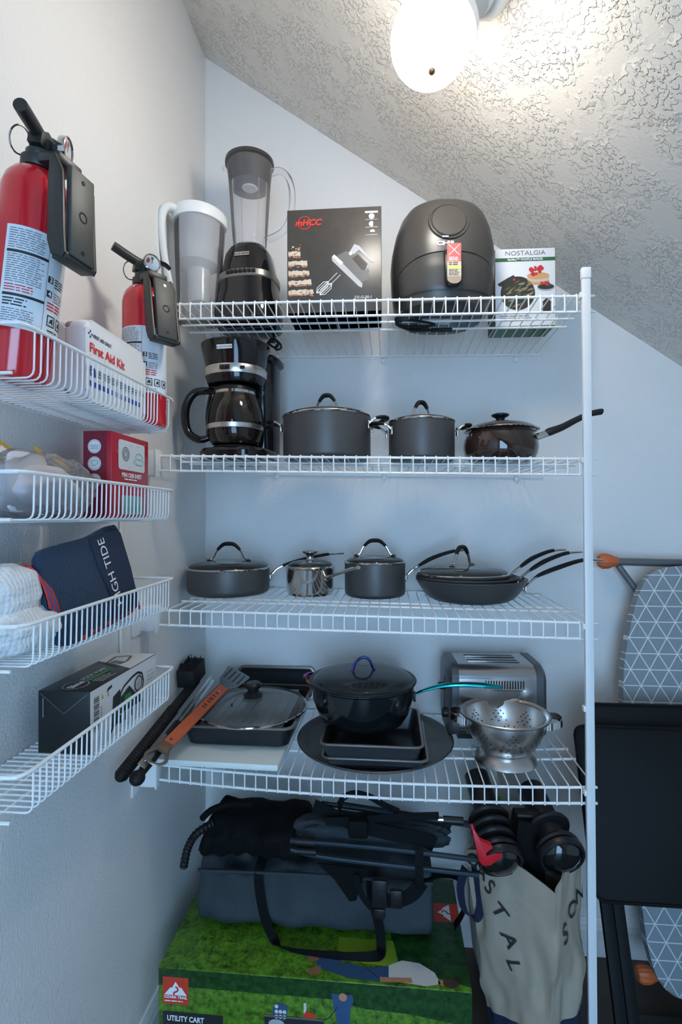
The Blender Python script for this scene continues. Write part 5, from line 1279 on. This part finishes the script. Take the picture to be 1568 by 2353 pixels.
# plan corners: left-back A, front B, right C, back D, as functions of height
def tote(u):   # u: 0 floor .. 1 top
    A = Vector((.232 - .070 * u, 1.200 + .01 * u)); B = Vector((.292 + .034 * u, 1.075 + .012 * u)); C_ = Vector((.402, 1.185 - .012 * u)); D = Vector((.300 + .0 * u, 1.315 + .01 * u))
    return A, B, C_, D
HT = .500
def topz(s_):  # height offset of the rim along the loop, 4 sides x [0..1)
    k = [(0, .010), (.40, .045), (1, .006), (1.35, .030), (2, .025), (3, .05), (4, .010)]
    for (a, za), (b_, zb_) in zip(k[:-1], k[1:]):
        if a <= s_ <= b_: return za + (zb_ - za) * (s_ - a) / (b_ - a)
    return .01
def totep(s_, v):
    """s_ in 0..4 round the bag, v height fraction"""
    P4 = tote(v); s_ = s_ % 4; k = int(s_); f = s_ - k; p = P4[k].lerp(P4[(k + 1) % 4], f)
    c_ = (P4[0] + P4[1] + P4[2] + P4[3]) / 4; nrm_ = (p - c_).normalized()
    bulge = .012 * math.sin(f * PI) * math.sin(min(1, v * 1.1) * PI)
    ca, sa = math.cos(s_ * PI / 2), math.sin(s_ * PI / 2); nn = .018 * _nz.noise(Vector((ca * 1.6, v * 5, sa * 1.6))) + .009 * _nz.noise(Vector((ca * 4, v * 9, sa * 4 + 4.1)))
    if abs(f - .0) < .02 or f > .98: nn *= .3
    p = p + nrm_ * (bulge + nn * (.35 + .65 * math.sin(v * PI)))
    z = v * (HT + topz(s_) * (max(0, v - .5) * 2))
    return Vector((p.x, p.y, z))
NB = .27 / HT * .92
def navy(s_): return .34 + .14 * s_ if s_ < 1 else (.48 if s_ < 3 else .48 - .14 * (s_ - 3))
b = MB(); lp = []; NS = 96; NV = 30
for j in range(NV + 1): lp.append([totep(4 * k / NS, navy(4 * k / NS) + (1 - navy(4 * k / NS)) * j / NV) for k in range(NS)])
b.rings(lp, TC, True)
inner = [[Vector((p.x, p.y, p.z)) for p in lp[-1]]]
cc = sum(lp[-1], Vector()) / NS
b.rings([lp[-1], [p + (cc - p).normalized() * .004 for p in lp[-1]], [p + (cc - p).normalized() * .022 - Vector((0, 0, .07)) for p in lp[-1]]], TC, True)
b.build('canvas_body', t, ang=60)
b = MB(); b.rings([[totep(4 * k / NS, navy(4 * k / NS) * j / 14 ) for k in range(NS)] for j in range(15)], TN, True, True); b.build('navy_bottom', t, ang=60)
b = MB()
for (s_, v_) in ((.62, .40), (.97, .38), (1.2, .47), (1.65, .50), (1.75, .36), (.3, .30), (1.35, .34), (.8, .22), (1.5, .2), (.45, .15)):
    rr_ = .011; fn = lambda x, y, l, s0=s_, v0=v_: totep(s0 + x / .15, v0 + y / HT) + (totep(s0, v0) - Vector((cc.x, cc.y, totep(s0, v0).z))).normalized() * .0015
    b.line([(rr_ * .62 * math.cos(a / 8 * PI), rr_ * .62 * math.sin(a / 8 * PI)) for a in range(17)], .0016, WHITE, None, 0, fn)
    for a in range(4): b.line([(rr_ * math.cos(a * PI / 4), rr_ * math.sin(a * PI / 4)), (-rr_ * math.cos(a * PI / 4), -rr_ * math.sin(a * PI / 4))], .0012, WHITE, None, 0, fn)
b.build('anchor_print', t)
b = MB()
def letter(ch, s_, v_, size, rot):
    fn = lambda x, y, l: totep(s_ + x / .165, v_ + y / HT) + (totep(s_ + x / .165, v_) - Vector((cc.x, cc.y, totep(s_ + x / .165, v_).z))).normalized() * .0032
    b.text(ch, size, INK, None, x=-.008 * math.cos(rot), y=-.008 * math.sin(rot), fn=fn, rot=rot, bold=.0005, sx=(1.5 if s_ > 1 else 1.0))
for ch, s_, v_, rt in (('O', .03, .94, -.35), ('A', .16, .90, -.45), ('S', .27, .85, -.60), ('T', .36, .79, -.75), ('A', .44, .71, -.95), ('L', .49, .63, -1.1)): letter(ch, s_, v_, .037, rt)
for ch, s_, v_, rt in (('S', 1.26, .785, .12), ('O', 1.52, .825, .10), ('N', 1.80, .855, .08)): letter(ch, s_, v_, .040, rt)
b.build('lettering', t)
b = MB(); strap(b, [totep(.02, .93) + Vector((-.012, -.004, 0)), totep(.0, .85) + Vector((-.022, -.008, 0)), totep(.0, .78) + Vector((-.020, -.010, -.01)), totep(.02, .76) + Vector((-.004, -.012, -.012)), totep(.05, .80) + Vector((.004, -.006, 0)), totep(.06, .94)], .020, TN, up=(.6, -.6, 0)); b.build('handle', t)

# ---- black ribbed canister with red latch, and glossy domes in the tote
GB = mat('gloss_black', (.006, .008, .009), .12, bump=.01, bscale=20, coat=.3)
def canister(name, label, c, ax, rad, ribs, ln, sp, red=False):
    """dome at c facing along -ax ... ribs step back along ax"""
    t = thing(name, label, 'equipment', c); z_ = Vector(ax).normalized(); F = frame((0, 0, 0), z_.orthogonal(), z_.cross(z_.orthogonal()))
    if (F.to_3x3() @ Vector((0, 0, 1))).dot(z_) < 0: F = F @ Matrix.Rotation(PI, 4, 'X')
    b = MB(); b.lathe([(0, .018), (rad * .35, .0165), (rad * .65, .010), (rad * .80, .002), (rad * .84, -.001)], GB, F, 40); b.build('domed_cap', t)
    b = MB(); b.lathe([(rad * .80, -.004), (rad * .86, .003), (rad * .95, .004), (rad, 0), (rad, -.010), (rad * .8, -.014), (0, -.014)], BLACKP, F, 48); b.build('rim', t)
    for k in range(ribs):
        z0 = -.022 - k * sp; b = MB(); b.lathe([(rad * .55, z0 + .006), (rad * .90, z0 + .005), (rad * .96, z0), (rad * .90, z0 - .006), (rad * .55, z0 - .008)], BLACKP, F, 40); b.build('rib', t)
    b = MB(); b.lathe([(0, -.012), (rad * .6, -.012), (rad * .6, -ln), (0, -ln)], BLACKP, F, 32); b.build('barrel', t)
    if red:
        b = MB(); RP = mat('red_latch', (.55, .01, .02), .4, bump=.03)
        b.prism([(-.060, .060), (-.054, .062), (-.042, .030), (-.018, .026), (-.014, .016), (-.030, .012), (-.034, -.002), (-.010, .006), (.004, .014), (.004, .0), (-.020, -.018), (-.034, -.020), (-.044, -.010), (-.050, .024)], .012, RP, Matrix(((1, 0, 0, -.006), (0, 0, -1, -.012), (0, 1, 0, .024), (0, 0, 0, 1))), bev=.003); b.build('red_latch', t)
    return t
canister('ribbed_canister', 'black ribbed canister with domed cap and bright red latch above the beige tote', (.226, 1.125, .541), (.10, -.80, -.42), .0475, 4, .20, .024, True)
canister('domed_canister', 'black canister with shiny ringed dome, right of the red-latched one', (.350, 1.125, .558), (.12, -.80, -.30), .0485, 2, .17, .045)
t = thing('black_case', 'matte black box-shaped case standing in the tote between the two canisters', 'case', (.290, 1.19, .46))
b = MB(); b.prism([(-.038, 0), (.040, 0), (.034, .135), (-.018, .142)], .06, BN, Matrix(((1, 0, 0, 0), (0, 0, 1, -.02), (0, 1, 0, 0), (0, 0, 0, 1))), bev=.006); b.build('case_body', t)
b = MB(); b.box((.008, .01, .145), (.05, .03, .008), BLACKM, bev=.003); b.build('case_top', t)
t = thing('plastic_sack', 'small pale plastic sack with green print behind the black canisters', 'bag', (.262, 1.44, .0))
b = MB(); lumpy(b, mat('cream_plastic', (.40, .38, .33), .35, bump=.3, bscale=60, bdist=.003), 0, 0, .305, .060, .035, .300, 9, .12, nu=32, nv=20); b.build('sack_body', t); subd(t.children[-1])
b = MB(); b.poly([(-.015, .50), (.02, .505), (.018, .535), (-.01, .53)], mat('sack_green', (.10, .30, .02), .5, bump=.01), frame((0, -.037, .0), (1, 0, 0), (0, 0, 1)), .001); b.build('green_print', t)

# ================================================================== RIGHT OF THE POLE
def lattice():
    m, nt, out = _new('triangle_lattice_cover'); b = nt.nodes.new('ShaderNodeBsdfPrincipled'); nt.links.new(b.outputs[0], out.inputs[0]); _set(b, 'Roughness', .75)
    tc = nt.nodes.new('ShaderNodeTexCoord'); h = .0415; prev = None
    for ang in (90, 30, -30):
        vm = nt.nodes.new('ShaderNodeVectorMath'); vm.operation = 'DOT_PRODUCT'; vm.inputs[1].default_value = (math.cos(math.radians(ang)) / h, 0, math.sin(math.radians(ang)) / h)
        nt.links.new(tc.outputs['Object'], vm.inputs[0])
        fr = nt.nodes.new('ShaderNodeMath'); fr.operation = 'FRACT'; ad = nt.nodes.new('ShaderNodeMath'); ad.operation = 'ADD'; ad.inputs[1].default_value = .5 if ang == 90 else 0.0; nt.links.new(vm.outputs['Value'], ad.inputs[0]); nt.links.new(ad.outputs[0], fr.inputs[0])
        sb = nt.nodes.new('ShaderNodeMath'); sb.operation = 'SUBTRACT'; sb.inputs[1].default_value = .5; nt.links.new(fr.outputs[0], sb.inputs[0])
        ab = nt.nodes.new('ShaderNodeMath'); ab.operation = 'ABSOLUTE'; nt.links.new(sb.outputs[0], ab.inputs[0])
        gt = nt.nodes.new('ShaderNodeMath'); gt.operation = 'LESS_THAN'; gt.inputs[1].default_value = .030; nt.links.new(ab.outputs[0], gt.inputs[0])
        if prev is None: prev = gt
        else:
            mx = nt.nodes.new('ShaderNodeMath'); mx.operation = 'MAXIMUM'; nt.links.new(prev.outputs[0], mx.inputs[0]); nt.links.new(gt.outputs[0], mx.inputs[1]); prev = mx
    mc = nt.nodes.new('ShaderNodeMix'); mc.data_type = 'RGBA'; mc.inputs[6].default_value = (.24, .27, .29, 1); mc.inputs[7].default_value = (.68, .70, .70, 1)
    nt.links.new(prev.outputs[0], mc.inputs[0]); nt.links.new(mc.outputs[2], b.inputs['Base Color'])
    n = nt.nodes.new('ShaderNodeTexNoise'); n.inputs['Scale'].default_value = 14; nt.links.new(tc.outputs['Object'], n.inputs['Vector']); bp = nt.nodes.new('ShaderNodeBump'); bp.inputs['Strength'].default_value = .4; bp.inputs['Distance'].default_value = .006
    nt.links.new(n.outputs['Fac'], bp.inputs['Height']); nt.links.new(bp.outputs[0], b.inputs['Normal']); return m
t = thing('ironing_board', 'grey ironing board with white triangle pattern standing against the back wall', 'ironing board', (.80, 1.385, .03), rot=(-math.radians(6.0), 0, 0))
b = MB(); left = [(.0, 1.105), (-.060, 1.100), (-.100, 1.085), (-.128, 1.045), (-.152, .98), (-.172, .90), (-.186, .82), (-.192, .70), (-.190, .55), (-.182, .40), (-.174, .28), (-.166, .17), (-.150, .095), (-.128, .058), (-.090, .036), (0, .03)]
lft = smoothpath([(x_, y_, 0) for x_, y_ in left], 3); outl = [(p.x, p.y) for p in lft] + [(.30, .03), (.36, .06), (.38, .12), (.38, .98), (.36, 1.06), (.30, 1.10)]
LAT = lattice(); b.prism(outl, .030, LAT, Matrix(((1, 0, 0, 0), (0, 0, -1, .015), (0, 1, 0, 0), (0, 0, 0, 1))), bev=.008, seg=3); fixn(b); b.build('padded_cover', t)
LEG = mat('grey_leg_paint', (.14, .15, .16), .4, .3, bump=.03); CAP = mat('orange_rubber', (.60, .13, .035), .5, bump=.03)
b = MB(); b.tube([(-.175, .030, 1.116), (.30, .030, 1.106)], .0105, LEG, 14); b.build('leg_tube', t)
b = MB(); b.tube([(-.166, .032, 1.105), (-.06, .040, .95), (.05, .045, .70)], .0085, LEG, 12); b.build('leg_tube', t)
b = MB(); b.tube([(-.145, .030, .060), (.30, .030, .052)], .0105, LEG, 14); b.build('leg_tube', t)
def foot_cap(x_, y_, z_):
    b = MB(); n = 28; prof = [(-.028, .007), (-.026, .015), (-.016, .020), (.0, .0195), (.014, .0150), (.020, .0125), (.024, .0125)]; lp = []
    for xx, rr in prof: lp.append([(x_ + xx, y_ + rr * (1 + (.09 if k % 2 else 0) * (1 if xx < .01 else 0)) * math.cos(2 * PI * k / n), z_ + rr * (1 + (.09 if k % 2 else 0) * (1 if xx < .01 else 0)) * math.sin(2 * PI * k / n)) for k in range(n)])
    b.rings(lp, CAP, True, True, True); b.build('rubber_foot', t)
foot_cap(-.193, .030, 1.117); foot_cap(-.150, .028, .062)
TB = mat('tray_black', (.003, .004, .004), .6, bump=.06, bscale=120, spec=.2)
def tray_table(label, x, yb, zb, w, h, lean, legs=True, r=.022):
    t = thing('folding_tray_table', label, 'table', (x, yb, zb), rot=(-lean, 0, 0), group='folded black tray tables')
    b = MB(); F = Matrix(((1, 0, 0, 0), (0, 0, -1, .009), (0, 1, 0, 0), (0, 0, 0, 1)))
    b.prism(rrect(w, h, r, 6, w / 2, h / 2), .018, TB, F, bev=.003); b.build('table_top', t)
    b = MB(); o1 = rrect(w - .004, h - .004, r, 6, w / 2, h / 2); b.tube([(p[0], -.0095, p[1]) for p in o1], .0035, TB, 8, closed=True); b.build('rim', t)
    if legs:
        for xx, yy in ((.030, .018), (w - .05, .018), (.062, .038), (w - .085, .038)):
            b = MB(); b.box((xx, yy, -.19 * 1 + .10), (.024, .014, .60 if yy < .03 else .60), TB, bev=.002); b.build('leg', t)
        b = MB(); b.box((w / 2, .030, -.365), (w - .04, .014, .028), TB, bev=.003); b.build('cross_bar', t)
    return t
tray_table('front folded black tray table with rounded corners, right of the white pole', .4385, 1.1980, .422, .48, .358, math.radians(20), True)
tray_table('rear folded black tray table, its top edge showing above the front one', .4860, 1.268, .452, .48, .358, math.radians(17), False)
t = thing('tray_table_stand', 'dark wooden stand foot on the floor under the folded tray tables', 'stand', (.56, 1.30, 0))
b = MB(); b.prism(rrect(.44, .16, .02, 5, .22, .0), .022, mat('dark_stand', (.030, .034, .028), .5, bump=.05, bscale=60), T(0, 0, .0), bev=.004); b.build('base', t)
b = MB(); b.box((.22, .0, .10), (.03, .05, .16), TB, bev=.003); b.build('upright', t)
# ================================================================== CAMERA AND LIGHT
cam = bpy.data.cameras.new('camera'); co = bpy.data.objects.new('camera', cam); COL.objects.link(co)
R_ = Vector((.99542296, .09549578, -.00369975)); U_ = Vector((.00477125, -.01099444, .99992818)); B_ = -Vector((-.09544824, .99536912, .01139975))
co.matrix_world = Matrix(((R_.x, U_.x, B_.x, 0), (R_.y, U_.y, B_.y, 0), (R_.z, U_.z, B_.z, 1.262), (0, 0, 0, 1)))
cam.sensor_fit = 'HORIZONTAL'; cam.sensor_width = 36.0; cam.lens = 36.0 * 1198.28 / 1568.0; cam.clip_start = .02
scene.camera = co
w = bpy.data.worlds.new('daylight'); scene.world = w; w.use_nodes = True
bg = w.node_tree.nodes['Background']; bg.inputs[0].default_value = (.38, .65, 1.0, 1); bg.inputs[1].default_value = 7.6
scene.view_settings.view_transform = 'Standard'; scene.view_settings.look = 'None'
scene.view_settings.gamma = 1.0; scene.view_settings.use_curve_mapping = False
scene.view_settings.exposure = 0.30
